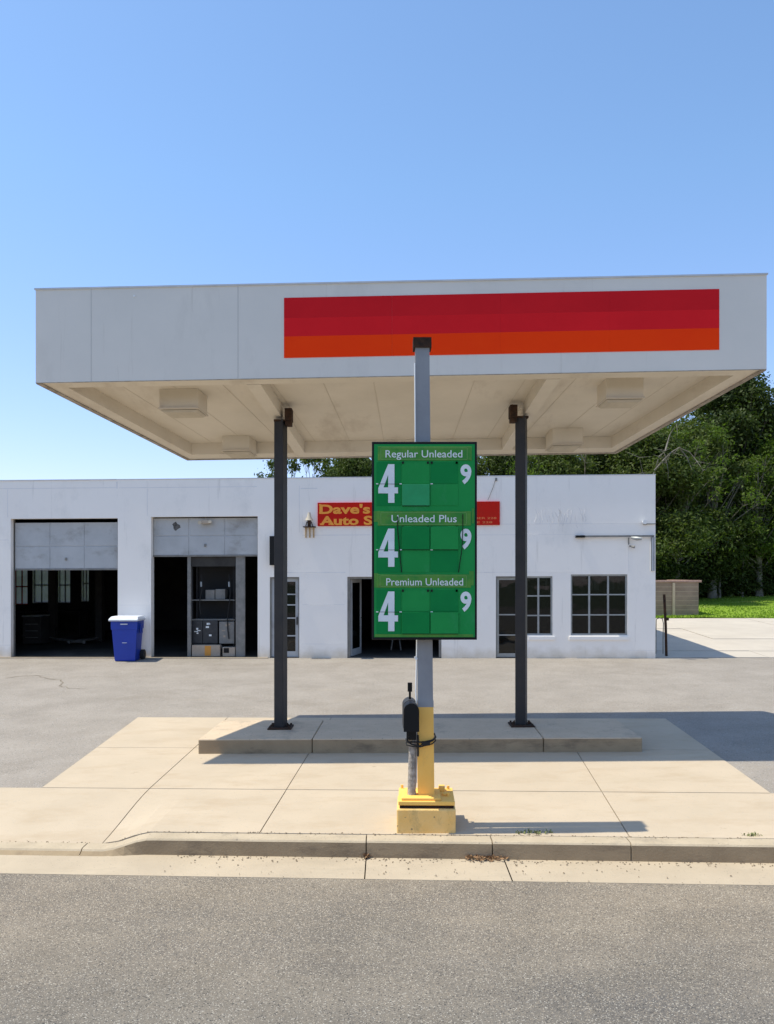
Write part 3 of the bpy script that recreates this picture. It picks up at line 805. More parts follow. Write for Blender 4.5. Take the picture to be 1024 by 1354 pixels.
# four: block figure
def four(mb, x0, y0, x1, y1, yy):
    W_, H_ = x1 - x0, y1 - y0
    o_ = [(.0, .62), (.50, 0), (.82, 0), (.82, .60), (1, .60), (1, .755), (.82, .755), (.82, 1), (.50, 1), (.50, .755), (0, .755)]
    hole = [(.50, .60), (.50, .28), (.27, .60)]
    # split into convex pieces
    pc = [[(0, .62), (.50, 0), (.50, .28), (.27, .60), (0, .62)][:4] + [], [(.50, 0), (.82, 0), (.82, 1), (.50, 1)], [(0, .62), (.27, .60), (.50, .60), (.50, .755), (0, .755)], [(.82, .60), (1, .60), (1, .755), (.82, .755)]]
    for q in pc:
        mb.prism([S(x0 + a * W_, y0 + b * H_) for a, b in q], yy, yy + .004)
mbk = MB()
rows_ = [(614, 665, 614, 638.5, 611, 640, 669), (699, 749.5, 699, 724.5, 696, 727, 757), (782, 834.5, 782, 807, 780, 809, 838)]
for ri, (f0, f1, n0, n1, pa, pb, pc_) in enumerate(rows_):
    mb = MB(); rect(mb, 498, pa, 530.5, pc_, YC - .0100, YC - .0065, .001); lp = mb.build('digit_panel', M['green1'], sg)
    mb = MB(); four(mb, 500.5, f0, 526.5, f1, YC - .016); mb.build('figure_four', M['white'], lp)
    mb = MB(); xa, za = S(609, n1); xb_, _ = S(623.5, n1); put_text(mb, '9', xa, YC - .0125, za, xb_ - xa, (n1 - n0) / F * YC, .035, .004)
    mb.build('figure_nine', M['white'], sg)
    for ci, (a, b) in enumerate(((532, 568), (569.5, 606))):
        for qi, (c, d) in enumerate(((pa, pb), (pb, pc_))):
            pale = (ri == 0 and ci == 0 and qi == 1)
            mm = M['green2'] if pale else (M['green1'] if (ri + ci + qi) % 2 else M['green'])
            yo = .018 if pale or (ri == 1 and qi == 0) or (ri == 2 and qi == 1) else 0
            mb = MB(); rect(mb, a, c + .4, b, d - .4, YC - .011 - yo, YC - .0065, .0015)
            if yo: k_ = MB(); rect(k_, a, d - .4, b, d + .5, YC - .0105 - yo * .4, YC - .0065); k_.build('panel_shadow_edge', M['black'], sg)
            tag(mb.build('blank_panel', mm, sg), 'paler green blank price panel' if pale else None)
    for xx in (533, 566, 571, 604, 604):
        q = S(xx, pa + 1); mbk.box(q[0] - .01, q[0] + .01, YC - .02, YC - .007, q[1] - .012, q[1] + .012)
build_each(mbk, 'panel_clip', M['black'], sg)
mb = MB()
for py in (640, 727, 809):
    for xx in (499, 530, 571): q = S(xx, py); mb.box(q[0] - .012, q[0] + .012, YC - .02, YC - .012, q[1] - .005, q[1] + .005)
build_each(mb, 'panel_screw', M['white'], sg)
mb = MB()
for pts in (((526, 683), (526, 700), (528, 720), (529.5, 740), (531.5, 757)), ((612, 680), (612, 700), (611, 725), (608, 745), (606.5, 757))):
    mb.tube([Vector((S(*p)[0], YC - .022, S(*p)[1])) for p in pts], .0045, 6)
for y_ in (640, 727, 809):
    a = S(498, y_); b = S(531, y_ + .3); mb.tube([(a[0], YC - .0175, a[1]), (b[0], YC - .0175, b[1])], .0022, 5)
build_each(mb, 'loose_cable', M['black'], sg)
mb = MB()
for a, b, c, d in ((494.6, 676, 500, 690), (495, 758, 500.5, 777), (620.5, 755, 626.8, 774), (624, 672, 627, 692), (496, 838.5, 626, 842)): rect(mb, a, b, c, d, YC - .0092, YC - .0062)
build_each(mb, 'weathered_patch', M['green3'], sg)

# ================================================================== MAILBOX
ml = empty('mailbox', P(545, 1052, 9.16), 'black mailbox on a leaning grey wooden post strapped to the yellow pole', 'mailbox')
b0 = P(544.5, 1056, 9.17); b1 = P(547, 962, 9.17)
mb = MB(); rnd = random.Random(2); pts = []; rads = []
for k in range(9):
    q = b0.lerp(b1, k / 8); q.x += rnd.uniform(-.003, .003); pts.append(q); rads.append(.047 + rnd.uniform(-.003, .003))
pts[0].z = gz + .376
mb.tube(pts, rads, 12); mb.build('wooden_post', M['wood'], ml)
xa, xb_ = P(534.5, 950, 8.95).x, P(554, 950, 8.95).x; mxc = (xa + xb_) / 2; mw = (xb_ - xa) / 2
zb_ = P(540, 967, 8.95).z; za = P(540, 940, 8.95).z
prof = [(mxc - mw, zb_)] + [(mxc + mw * math.cos(t), za + mw * math.sin(t)) for t in [math.pi - math.pi * k / 12 for k in range(13)]] + [(mxc + mw, zb_)]
def Tm(p): return Vector((p.x - (p.y - 8.95) * .02, p.y, p.z))
mb = MB(Tm); mb.prism(prof, 8.955, 9.44); mb.build('mailbox_body', M['blackg'], ml)
pr2 = [(mxc + (a - mxc) * 1.05, zb_ + (b - zb_) * 1.02 - .004) for a, b in prof]
mb = MB(Tm); mb.prism(pr2, 8.935, 8.965); dr = mb.build('mailbox_door', M['black'], ml)
mb = MB(Tm); mb.prism([(mxc + (a - mxc) * 1.03, b + (.004 if b > zb_ else -.002)) for a, b in prof], 9.16, 9.18); mb.build('body_rib', M['blackg'], ml)
mb = MB(Tm); mb.box(mxc - .012, mxc + .012, 9.28, 9.30, za + .04, za + .25); mb.box(mxc - .025, mxc + .025, 9.277, 9.303, za + .16, za + .26); mb.build('flag', M['black'], ml)
mb = MB(); q = P(547, 975, 9.1); mb.box(q.x - .05, q.x + .03, 9.05, 9.25, q.z - .02, zb_ + .001, .006)
mb.box(q.x - .075, q.x - .055, 9.05, 9.2, q.z - .03, zb_); mb.build('bracket', M['black'], ml)
mb = MB()
def strap(y_px, dy, r_, tilt):
    a = P(537.5, y_px, 9.10); c = P(576.5, y_px - 2, 9.10); zc = a.z
    loop = [(a.x, 9.18, zc), (a.x + .005, 9.10, zc - .01), (P(545, 0, 9.1).x, 9.085, zc - .035 * tilt), (P(556, 0, 9.1).x, 9.10, zc - .05 * tilt), (P(562, 0, 9.1).x, 9.118, zc - .02), (P(572, 0, 9.1).x, 9.12, zc + .0), (c.x, 9.14, zc + .03), (c.x, 9.34, zc + .03), (P(560, 0, 9.3).x, 9.35, zc + .01), (a.x + .03, 9.24, zc), (a.x, 9.18, zc)]
    mb.tube(loop, r_, 6)
strap(980, 0, .009, .2); strap(979, 0, .008, 1.2); strap(984, 0, .007, .6)
q = P(563, 982, 9.11); mb.box(q.x - .045, q.x + .05, 9.095, 9.122, q.z - .03, q.z + .015, .008)
mb.tube([P(553, 972, 9.11), P(553, 1000, 9.12)], .011, 6)
mb.build('strap', M['rubber'], ml)

# ================================================================== GARAGE
ga = empty('garage_building', TB((U(430), 0, GZ0)), 'long low white painted block garage with two open bays, behind the canopy', 'garage')
TH = .26; FZ = GZ0 + .015
def ztop(px): return Z(px, 636 - 8 * px / 867 + .3)
ZT = Z(430, 632.0)
opens = [  # px left, px right, py top, py bottom(None = to floor), at column
    (14.5, 156, 685.5, None), (200, 341, 683, None), (357, 396, 763, None), (459.5, 584, 762.5, None), (656, 694, 762, None), (694, 731, 762, 840), (755, 830, 759.5, 840)]
mb = MB(TB); u = UL
def wbox(u0, u1, z0, z1): 
    if u1 - u0 > .001: mb.box(u0, u1, 0, TH, z0, z1)
for a, b, t, bo in opens:
    ua, ub = U(a), U(b)
    wbox(u, ua, GZ0 - .4, ZT)
    wbox(ua, ub, Z((a + b) / 2, t), ZT)
    if bo: wbox(ua, ub, GZ0 - .4, Z((a + b) / 2, bo))
    else: mb.box(ua, ub, 0.02, TH, GZ0 - .4, FZ - .02)
    u = ub
wbox(u, UR, GZ0 - .4, ZT)
# rear wall openings seen through the first bay
ro = [(22, 41, 752, 799), (47, 68, 752, 797), (80, 97, 752, 797), (111, 121.5, 752, 795)]
u = UL; zr = FZ
for a, b, t, bo in ro:
    ua, ub = U(a, DEP), U(b, DEP)
    mb.box(u, ua, DEP - TH, DEP, GZ0 - .4, ZT); mb.box(ua, ub, DEP - TH, DEP, GZ0 - .4, Z(a, bo, DEP)); mb.box(ua, ub, DEP - TH, DEP, Z(a, t, DEP) + .4, ZT)
    u = ub
mb.box(u, UR, DEP - TH, DEP, GZ0 - .4, ZT)
mb.box(UL, UL + TH, TH, DEP - TH, GZ0 - .4, ZT); mb.box(UR - TH, UR, TH, DEP - TH, GZ0 - .4, ZT)
wall = mb.build('wall', M['paint'], ga)
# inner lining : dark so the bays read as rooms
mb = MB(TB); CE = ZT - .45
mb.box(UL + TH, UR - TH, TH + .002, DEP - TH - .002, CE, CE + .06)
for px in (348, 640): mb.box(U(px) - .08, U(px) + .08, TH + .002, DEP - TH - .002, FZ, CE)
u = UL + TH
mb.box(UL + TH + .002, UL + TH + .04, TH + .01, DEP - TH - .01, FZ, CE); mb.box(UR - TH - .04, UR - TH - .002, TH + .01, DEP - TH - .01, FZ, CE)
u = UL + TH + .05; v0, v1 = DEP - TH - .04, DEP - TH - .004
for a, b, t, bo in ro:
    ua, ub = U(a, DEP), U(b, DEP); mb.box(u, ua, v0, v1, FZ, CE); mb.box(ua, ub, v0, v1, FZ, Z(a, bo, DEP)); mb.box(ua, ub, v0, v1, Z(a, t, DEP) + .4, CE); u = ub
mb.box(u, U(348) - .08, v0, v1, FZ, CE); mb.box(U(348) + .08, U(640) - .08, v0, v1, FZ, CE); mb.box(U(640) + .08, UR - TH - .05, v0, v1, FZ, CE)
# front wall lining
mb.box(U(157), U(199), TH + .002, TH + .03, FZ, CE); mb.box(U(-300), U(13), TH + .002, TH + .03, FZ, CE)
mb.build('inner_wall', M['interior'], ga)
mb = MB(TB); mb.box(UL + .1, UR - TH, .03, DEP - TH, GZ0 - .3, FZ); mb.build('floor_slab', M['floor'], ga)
# roof
mb = MB(TB); mb.box(UL + TH, UR - TH, TH, DEP - TH, ZT - .30, ZT - .22); rf = mb.build('roof', M['seam'], ga)
mb = MB(TB)
sp = U(155)
mb.box(UL, sp - .01, -.02, TH + .02, ZT, ZT + .025); mb.box(sp + .01, UR + .01, -.012, TH + .02, ZT, ZT + .022)
mb.box(UR - TH - .02, UR + .015, TH + .02, DEP, ZT, ZT + .02); mb.box(UL, UR, DEP - TH - .01, DEP + .01, ZT, ZT + .02)
mb.build('coping', M['coping'], rf)
# seams in the plaster / block courses (shallow proud ridges)
mb = MB(TB)
def seam(a, ya, b, yb, wpx=.7):
    u0, z0 = bu(a, ya); u1, z1 = bu(b, yb)
    hw = wpx * .0105
    if abs(u1 - u0) > abs(z1 - z0): mb.box(min(u0, u1), max(u0, u1), -.003, 0, (z0 + z1) / 2 - hw, (z0 + z1) / 2 + hw)
    else: mb.box((u0 + u1) / 2 - hw, (u0 + u1) / 2 + hw, -.003, 0, min(z0, z1), max(z0, z1))
seam(0, 646, 154, 645); seam(158, 645, 340, 643.5); seam(10.5, 647, 10.5, 684); seam(155, 637, 155, 646, 1.6); seam(0, 714, 12, 714)
seam(195, 646, 195, 682); seam(398, 646, 420, 645.5, 1); seam(396, 642, 396, 704); seam(400, 708, 490, 707); seam(372, 757, 457, 757)
seam(632, 692, 855, 693, .5); seam(630, 707, 760, 707, .4); seam(640, 757, 760, 756, .4); seam(400, 800, 456, 799, .4)
seam(399, 852, 456, 851, .4); seam(832, 860, 866, 860, .4); seam(831, 714, 831, 756, .5); seam(0, 853, 14, 853, .5)
seam(157, 800, 198, 800, .3); seam(585, 757, 655, 757, .4)
build_each(mb, 'block_seam', M['mortar'], wall)
rnd = random.Random(6)
# graffiti ghost : thin worn paint strokes
mb = MB(TB); u0, z0 = bu(720, 680)
for k in range(16):
    a = U(708 + k * 4.4); zz = Z(740, 676) + rnd.uniform(-.12, .12); pts = []
    x = a
    for j in range(5): pts.append((x, -.0015, zz - j * .09)); x += rnd.uniform(-.04, .05)
    mb.tube(pts, .006, 4, False)
mb.build('faded_marking', M['mortar'], wall)
# foundation strip
mb = MB(TB); mb.box(U(-300), U(355), -.10, .0, GZ0 - .1, GZ0 + .012); mb.build('threshold', M['gutter'], ga)

def window(name, a, b, t, bo, ncol, nrow, v=.07, fw=.045, mw_=.025, fmat='alu', parent=ga, glassm='glass', cols_=None):
    c = (a + b) / 2; u0, u1 = U(a), U(b); z1 = Z(c, t); z0 = Z(c, bo) if bo else FZ
    mb = MB(TB); mb.box(u0 + .01, u1 - .01, v + .02, v + .026, z0 + .01, z1 - .01); 
    wn = mb.build(name, M[glassm], parent)
    mb = MB(TB)
    mb.box(u0 + .002, u0 + fw, v - .02, v + .05, z0, z1 - .002); mb.box(u1 - fw, u1 - .002, v - .02, v + .05, z0, z1 - .002)
    mb.box(u0 + fw, u1 - fw, v - .02, v + .05, z1 - fw, z1 - .002); mb.box(u0 + fw, u1 - fw, v - .02, v + .05, z0, z0 + fw)
    for i in range(1, ncol):
        x = u0 + (u1 - u0) * i / ncol; mb.box(x - mw_, x + mw_, v - .012, v + .04, z0 + fw, z1 - fw)
    for j in range(1, nrow):
        z = z0 + (z1 - z0) * j / nrow; mb.box(u0 + fw, u1 - fw, v - .008, v + .036, z - mw_ * .7, z + mw_ * .7)
    mb.build('frame', M[fmat], wn)
    return wn
wA = window('window', 694, 731, 762, 840, 2, 3)
wB = window('window', 755, 830, 759.5, 840, 3, 3)
for w_, a, b in ((wA, 699, 734), (wB, 752.5, 832.5)):
    mb = MB(TB); z = Z((a + b) / 2, 843.5); mb.box(U(a), U(b), -.035, .0, z - .055, z + .045, .006); mb.build('sill', M['paint'], w_)
# ragged blind behind the right window
for w_, a, b in ((wA, 697, 729), (wB, 758, 828)):
    mb = MB(TB); z1 = Z((a + b) / 2, 764); r2 = random.Random(5)
    x = U(a)
    while x < U(b) - .08:
        d = r2.uniform(.06, .16); h_ = r2.choice([.06, .1, .1, .34]); mb.box(x, x + d - .01, .20, .21, z1 - h_, z1 + .02); x += d
    mb.build('blind', M['alu'], w_)
# doors
def door(a, b, t, rows_z, fmat, fw=.09, cols=1, open_=None):
    c = (a + b) / 2; u0, u1 = U(a) + .03, U(b) - .03; z1 = Z(c, t) - .04; z0 = FZ + .005; v = .09
    mb = MB(TB); mb.box(U(a) + .002, U(a) + .03, .03, .16, z0, z1 + .036); mb.box(U(b) - .03, U(b) - .002, .03, .16, z0, z1 + .036); mb.box(U(a) + .03, U(b) - .03, .03, .16, z1, z1 + .036)
    fr = mb.build('door_frame', M['dkalu'], ga)
    mb = MB(TB); mb.box(u0, u0 + fw, v, v + .045, z0, z1); mb.box(u1 - fw, u1, v, v + .045, z0, z1)
    mb.box(u0 + fw, u1 - fw, v, v + .045, z1 - fw, z1); mb.box(u0 + fw, u1 - fw, v, v + .045, z0, z0 + fw * 1.7)
    for r_ in rows_z: mb.box(u0 + fw, u1 - fw, v + .003, v + .042, Z(c, r_) - .017, Z(c, r_) + .017)
    for i in range(1, cols): x = u0 + fw + (u1 - u0 - 2 * fw) * i / cols; mb.box(x - .012, x + .012, v + .005, v + .04, z0 + fw, z1 - fw)
    d = mb.build('door', M[fmat], ga)
    mb = MB(TB); mb.box(u0 + fw, u1 - fw, v + .02, v + .026, z0 + fw, z1 - fw); mb.build('glass', M['glass'], d)
    mb = MB(TB); zz = FZ + 1.0; mb.box(u1 - .06, u1 - .03, v - .04, v - .004, zz - .1, zz + .12, .006); mb.build('handle', M['black'], d)
    return d
door(357, 396, 763, (786, 800, 817.5, 841), 'gdoor', cols=2)
door(656, 694, 762, (813, 840), 'alu', fw=.06)
# double doorway standing open : frame, swung leaf, inside
ud0, ud1 = U(459.5), U(584); zt_ = Z(520, 762.5)
mb = MB(TB); mb.box(ud0 + .002, ud0 + .07, .05, .16, FZ, zt_ - .002); mb.box(ud1 - .07, ud1 - .002, .05, .16, FZ, zt_ - .002); mb.box(ud0 + .07, ud1 - .07, .05, .16, zt_ - .06, zt_ - .002)
mb.build('door_frame', M['dkalu'], ga)
def Tsw(p):  # leaf hinged on the left, swung inward
    a = R(78); q = Vector((ud0 + .08 + p.x * math.cos(a) - p.y * math.sin(a), .17 + p.x * math.sin(a) + p.y * math.cos(a), p.z)); return TB(q)
mb = MB(Tsw); h_ = zt_ - .07
mb.box(0, .1, -.02, .02, FZ + .01, h_); mb.box(.9, 1.0, -.02, .02, FZ + .01, h_); mb.box(.1, .9, -.02, .02, h_ - .1, h_); mb.box(.1, .9, -.02, .02, FZ + .01, FZ + .2)
lf = tag(mb.build('door', M['gdoor'], ga), 'white door leaf swung open inward'); mb = MB(Tsw); mb.box(.1, .9, -.004, .004, FZ + .2, h_ - .1); mb.build('glass', M['glass'], lf)
mb = MB(Tsw); mb.tube([(.94, -.02, FZ + 1.05), (.94, -.08, FZ + 1.05), (.88, -.08, FZ + 1.05)], .012, 6); mb.build('handle', M['black'], lf)

# sectional doors rolled half way
def gdoor(a, b, top, bot, split, gap_seams, v=.17):
    c = (a + b) / 2; u0, u1 = U(a, v), U(b, v); z1 = Z(c, top, v); z0 = Z(c, bot, v); zs = Z(c, split, v)
    root = None
    mb = MB(TB); ss = [u0] + [U(g, v) for g in gap_seams] + [u1]
    for i in range(len(ss) - 1):
        for (za_, zb2) in ((z0 + .05, zs - .012), (zs + .012, z1)):
            mb.box(ss[i] + .012, ss[i + 1] - .012, v, v + .03, za_, zb2, .008)
    mb.box(u0, u1, v + .012, v + .04, z0 + .02, z1)
    d = mb.build('garage_door', M['gdoor'], ga)
    mb = MB(TB); mb.box(u0, u1, v - .015, v + .05, z0, z0 + .045, .004); mb.build('bottom_rail', M['dkalu'], d)
    mb = MB(TB); mb.box((u0 + u1) / 2 - .03, (u0 + u1) / 2 + .03, v - .03, v - .001, z0 + .28, z0 + .36, .008); mb.build('handle', M['dkalu'], d)
    # track
    mb = MB(TB); mb.box(u0 - .07, u0 - .02, v - .02, v + .06, FZ, z1 + .1); mb.build('track', M['dkalu'], d)
gdoor(20, 156, 691, 754, 722.5, (66.5, 112))
gdoor(203, 341, 685, 736, 708.5, (250, 297.5))
mb = MB(TB); r2 = random.Random(12); u_, z_ = bu(233, 696, .165)
poly = [(u_ + .13 * (1 + r2.uniform(-.55, .35)) * math.cos(k * .524), z_ + .11 * (1 + r2.uniform(-.55, .4)) * math.sin(k * .524)) for k in range(12)]
mb.prism(poly, .166, .171); mb.build('broken_patch', M['patch'], ga)
# opener motor / floodlight in the second bay's head
fl = empty('floodlight', TB((U(270), .03, Z(270, 684))), 'beige twin floodlight under the head of the second garage bay', 'floodlight')
mb = MB(TB); u_, z_ = bu(272, 690); mb.box(u_ - .13, u_ + .10, .0, .14, z_ - .06, z_ + .05, .02); mb.build('lamp_body', M['card'], fl)
mb = MB(TB); mb.tube([(u_ - .16, -.02, z_ - .02), (u_ - .16, .08, z_ - .01)], [.055, .04], 10); mb.tube([(u_ + .12, -.0, z_ + .01), (u_ + .12, .08, z_)], [.05, .035], 10); mb.tube([(u_, .08, z_ + .05), (u_ - .02, .08, z_ + .12)], .01, 6); build_each(mb, 'lamp_head', M['lens'], fl)
# bay 2 : front screen posts
for a, b in ((248, 252.5), (312, 324)):
    u0, u1 = U(a, .2), U(b, .2); mb = MB(TB); mb.box(u0, u1, .205, .30, FZ, Z(250, 735.5, .2)); mb.build('door_post', M['dkalu'], ga)

mb = MB(TB); mb.box(U(252.6, .24), U(311.9, .24), .225, .26, Z(280, 749, .24), Z(280, 736, .24)); mb.build('screen_header', M['interior'], ga)
# shelving with goods
sh = empty('storage_shelf', TB((U(282, .55), .55, FZ)), 'dark metal shelf loaded with boxes inside the second garage bay', 'shelf')
u0, u1 = U(254, .5), U(311, .5); mb = MB(TB)
zz = [Z(280, 742, .5), Z(280, 793, .5), Z(280, 819, .5), FZ + .25]
for z in zz[1:]: mb.box(u0, u1, .45, 1.0, z - .025, z + .005)
mb.build('shelf_board', M['dkalu'], sh)
mb = MB(TB)
for x in (u0, u1 - .04):
    for v in (.46, .95): mb.box(x, x + .04, v, v + .04, FZ, zz[0])
mb.box(u0, u1, 1.02, 1.05, FZ, zz[0] + .05); mb.build('frame', M['rubber'], sh)
def item(name, a, b, t, bo, v0, v1, m, label, cat, group=None, bev=.008):
    c = (a + b) / 2; o_ = MB(TB)
    z0 = Z(c, bo, v0) if bo else FZ + .001
    o_.box(U(a, v0), U(b, v0), v0, v1, z0, Z(c, t, v0), bev)
    return o_, TB((U(c, v0), (v0 + v1) / 2, z0))
mb_, lo = item('', 254, 291, 853, None, .22, .42, 'card', '', '')
cb = mb_.build('cardboard_box', M['card'], loc=lo); tag(cb, 'wide cardboard box with orange tape at the foot of the garage shelf', 'cardboard box')
t_ = MB(TB); t_.box(U(271, .21), U(279, .21), .212, .219, FZ + .02, Z(275, 854, .21)); t_.build('tape', M['tape'], cb)
mb_, lo = item('', 294.5, 311, 856, None, .22, .40, 'card', '', '')
cb = mb_.build('cardboard_box', M['card'], loc=lo); tag(cb, 'small open cardboard box right of the taped one on the garage floor', 'cardboard box')
t_ = MB(TB); t_.box(U(296, .21), U(303, .21), .212, .219, FZ + .1, Z(300, 857, .21)); t_.build('opening', M['black'], cb)
r2 = random.Random(9)
for (a, b, t, bo, mm, lab) in ((255, 268, 821, 851, 'blackg', 'black parts case with white print, left on the low shelf'), (268.5, 288, 820, 851, 'blackg', 'wide black parts case with white stickers, middle of the low shelf'), (290, 310, 822, 851, 'dkalu', 'grey machine case at the right end of the low shelf')):
    mb_, lo = item('', a, b, t, bo, .43, .44 + .3, mm, '', ''); cs = mb_.build('parts_case', M[mm], loc=lo); tag(cs, lab, 'case')
    t_ = MB(TB)
    for k in range(4):
        x = a + r2.uniform(.15, .6) * (b - a); y_ = t + r2.uniform(.12, .85) * (bo - t); u_, z_ = bu(x, y_, .42); ww = r2.uniform(.05, .11); hh = r2.uniform(.02, .06)
        t_.box(u_, u_ + ww, .425, .429, z_, z_ + hh)
    build_each(t_, 'sticker', M['white'] if mm != 'dkalu' else M['card'], cs)
for a, b, t, lab in ((272, 284, 780, 'grey tin box left on the middle shelf in the garage'), (285, 298, 779, 'grey tin box right on the middle shelf in the garage')):
    mb_, lo = item('', a, b, t, 792.5, .55, .85, 'alu', '', ''); tag(mb_.build('tin_box', M['dkalu'], loc=lo), lab, 'tin box')
for px, lab in ((266, 'dark handled tool hanging left of the shelf opening'), (303, 'long black hose hanging at the right of the garage shelf')):
    mb = MB(TB); pts = []
    ye = 845 if px > 300 else 812
    for k in range(8): x = px + 2.0 * math.sin(k * .9); u_, z_ = bu(x, 760 + (ye - 760) * k / 7, .40); pts.append((u_, .40, z_))
    mb.tube(pts, .016, 6); hh = mb.build('hanging_tool' if px < 300 else 'hanging_hose', M['rubber'], loc=TB(pts[0])); tag(hh, lab, 'tool' if px < 300 else 'hose')
    t_ = MB(TB); u_, z_ = bu(px, 775, .38); t_.tube([(u_, .40, z_ + .12), (u_ + .01, .38, z_ - .02)], .03, 8); t_.build('grip', M['alu'], hh)
# bay 1 : things in the dark
wbn = empty('workbench', TB((U(60, 8), 8, FZ)), 'dark workbench in front of the windows at the back of the left bay', 'workbench')
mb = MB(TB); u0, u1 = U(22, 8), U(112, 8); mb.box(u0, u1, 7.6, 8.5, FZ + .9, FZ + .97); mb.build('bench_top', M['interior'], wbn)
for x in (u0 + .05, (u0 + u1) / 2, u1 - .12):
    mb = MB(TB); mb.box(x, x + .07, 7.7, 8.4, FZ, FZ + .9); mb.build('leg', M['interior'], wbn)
ja = empty('tool_chest', TB((U(42, 4), 4, FZ)), 'low dark tool chest standing inside the left garage bay', 'tool chest')
mb = MB(TB); u0, u1 = U(34, 4), U(58, 4); mb.box(u0, u1, 3.8, 4.4, FZ + .05, FZ + .95, .02); mb.build('chest_body', M['interior'], ja)
mb = MB(TB); mb.box(u0 - .02, u1 + .02, 3.78, 4.42, FZ + .95, FZ + .985); mb.build('chest_top', M['alu'], ja)
for k in range(3):
    mb = MB(TB); mb.box(u0 + .1, u1 - .1, 3.77, 3.80, FZ + .25 + .22 * k, FZ + .27 + .22 * k); build_each(mb, 'drawer_handle', M['dkalu'], ja)
cr = empty('car_lift', TB((U(125, 5), 5, FZ)), 'dark two-post car lift inside the left garage bay', 'car lift')
for px in (70, 132):
    mb = MB(TB); u_ = U(px, 5.5); mb.box(u_ - .12, u_ + .12, 5.4, 5.65, FZ, FZ + 3.0); mb.build('lift_post', M['interior'], cr)
mb = MB(TB); mb.tube([(U(70, 5.5), 5.3, FZ + .12), (U(118, 4), 3.6, FZ + .12)], .05, 6); mb.tube([(U(132, 5.5), 5.3, FZ + .12), (U(98, 4), 3.6, FZ + .12)], .05, 6); build_each(mb, 'lift_arm', M['dkalu'], cr)
for k, (a, b, c_) in enumerate(((47, 68, 'gdoor'), (80, 97, 'gdoor'), (111, 121.5, 'gdoor'), (22, 41, 'signred'))):
    u0, u1 = U(a, DEP), U(b, DEP); z0, z1 = Z(a, {22: 799, 111: 795}.get(a, 797), DEP) - .02, Z(a, 752, DEP) + .4
    mb = MB(TB); mb.box(u0 + .02, u1 - .02, DEP - .12, DEP - .115, z0, z1); ww = mb.build('rear_window', M['frost'], ga)
    mb = MB(TB)
    for x in (u0 + .02, (u0 + u1) / 2 - .02, u1 - .06): mb.box(x, x + .04, DEP - .16, DEP - .10, z0, z1)
    for z in (z0, z0 + .75, z1 - .05): mb.box(u0 + .02, u1 - .02, DEP - .165, DEP - .105, z, z + .05)
    mb.build('frame', M[c_], ww)
# open shop doorway contents
st = empty('bar_stool', TB((U(528, 2.2), 2.2, FZ)), 'dim round seat stool just inside the open shop doorway', 'stool')
u_ = U(524, 2.2)
mb = MB(TB); mb.tube([(u_, 2.2, FZ + .42), (u_, 2.2, FZ + .55)], [.26, .24], 16); mb.build('seat', M['dkalu'], st)
for a in (-.15, .15):
    mb = MB(TB); mb.tube([(u_ + a, 2.2, FZ), (u_ + a * .6, 2.2, FZ + .42)], .025, 6); mb.build('leg', M['dkalu'], st)
mb = MB(TB); pass

# ---- wall sign
ws = empty('wall_sign', TB((U(540), -.03, Z(540, 694))), 'long red wall sign with orange slab lettering above the shop doorway', 'sign')
u0, u1 = U(420.5), U(661); z1, z0 = Z(540, 664), Z(540, 695)
mb = MB(TB); mb.box(u0, u1, -.05, -.002, z0, z1, .004); mb.build('sign_board', M['signred'], ws)
mb = MB(TB)
def slabtext(s_, px0, px1, pyb, hpx, bold):
    ua, ub = U(px0), U(px1); put_text(mb, s_, ua, -.058, Z(px0, pyb), ub - ua, hpx / F * 23.1, bold, .008)
slabtext("Dave's", 423, 490, 679.2, 12, .034)
slabtext('Auto Service', 424, 552, 694, 11.6, .034)
# slab serifs
def serif(px, py, w_=3.2, h_=1.7): ua, zb2 = bu(px - w_ / 2, py); ub, _ = bu(px + w_ / 2, py); mb.box(ua, ub, -.0585, -.05, zb2, zb2 + h_ / 47.6)
for px, py in ((424.0, 679.2), (424.0, 668.6), (425.2, 694), (436.5, 694)): serif(px, py)
mb.build('lettering', M['gold'], ws)
mb = MB(TB); ua, ub = U(610), U(656.5)
put_text(mb, 'NUMBER 228', ua, -.054, Z(640, 686.5), ub - ua, .055, .01, .003); mb.build('small_print', M['goldd'], ws); mb = MB(TB)
put_text(mb, 'CODE 228', ua, -.054, Z(640, 692), U(651) - ua, .055, .01, .003)
mb.build('small_print', M['goldd'], ws)
# ---- bell lantern left of the sign
bl = empty('wall_lantern', TB((U(410), 0, Z(410, 697))), 'small white cone lantern on a rusty bracket left of the red sign', 'lantern')
uc, zc = bu(410, 697); mb = MB(TB)
mb.tube([(uc, -.14, Z(410, 678)), (uc, -.14, Z(410, 684)), (uc, -.14, Z(410, 688.5))], [.035, .06, .115], 14); mb.build('shade', M['lens'], bl)
mb = MB(TB); mb.box(uc - .16, uc + .17, -.24, -.0, zc - .012, zc + .012); mb.tube([(uc, -.14, zc), (uc, -.14, Z(410, 688))], .05, 8); mb.tube([(uc - .1, -.14, zc), (uc - .06, -.14, Z(410, 690))], .012, 6); mb.tube([(uc + .1, -.14, zc), (uc + .06, -.14, Z(410, 690))], .012, 6); mb.build('bracket', M['rust'], bl)
mb = MB(TB)
for a in (-.11, .0, .11): mb.box(uc + a - .017, uc + a + .017, -.03, -.001, Z(410, 711), zc - .012)
build_each(mb, 'mounting_leg', M['tan'], bl)
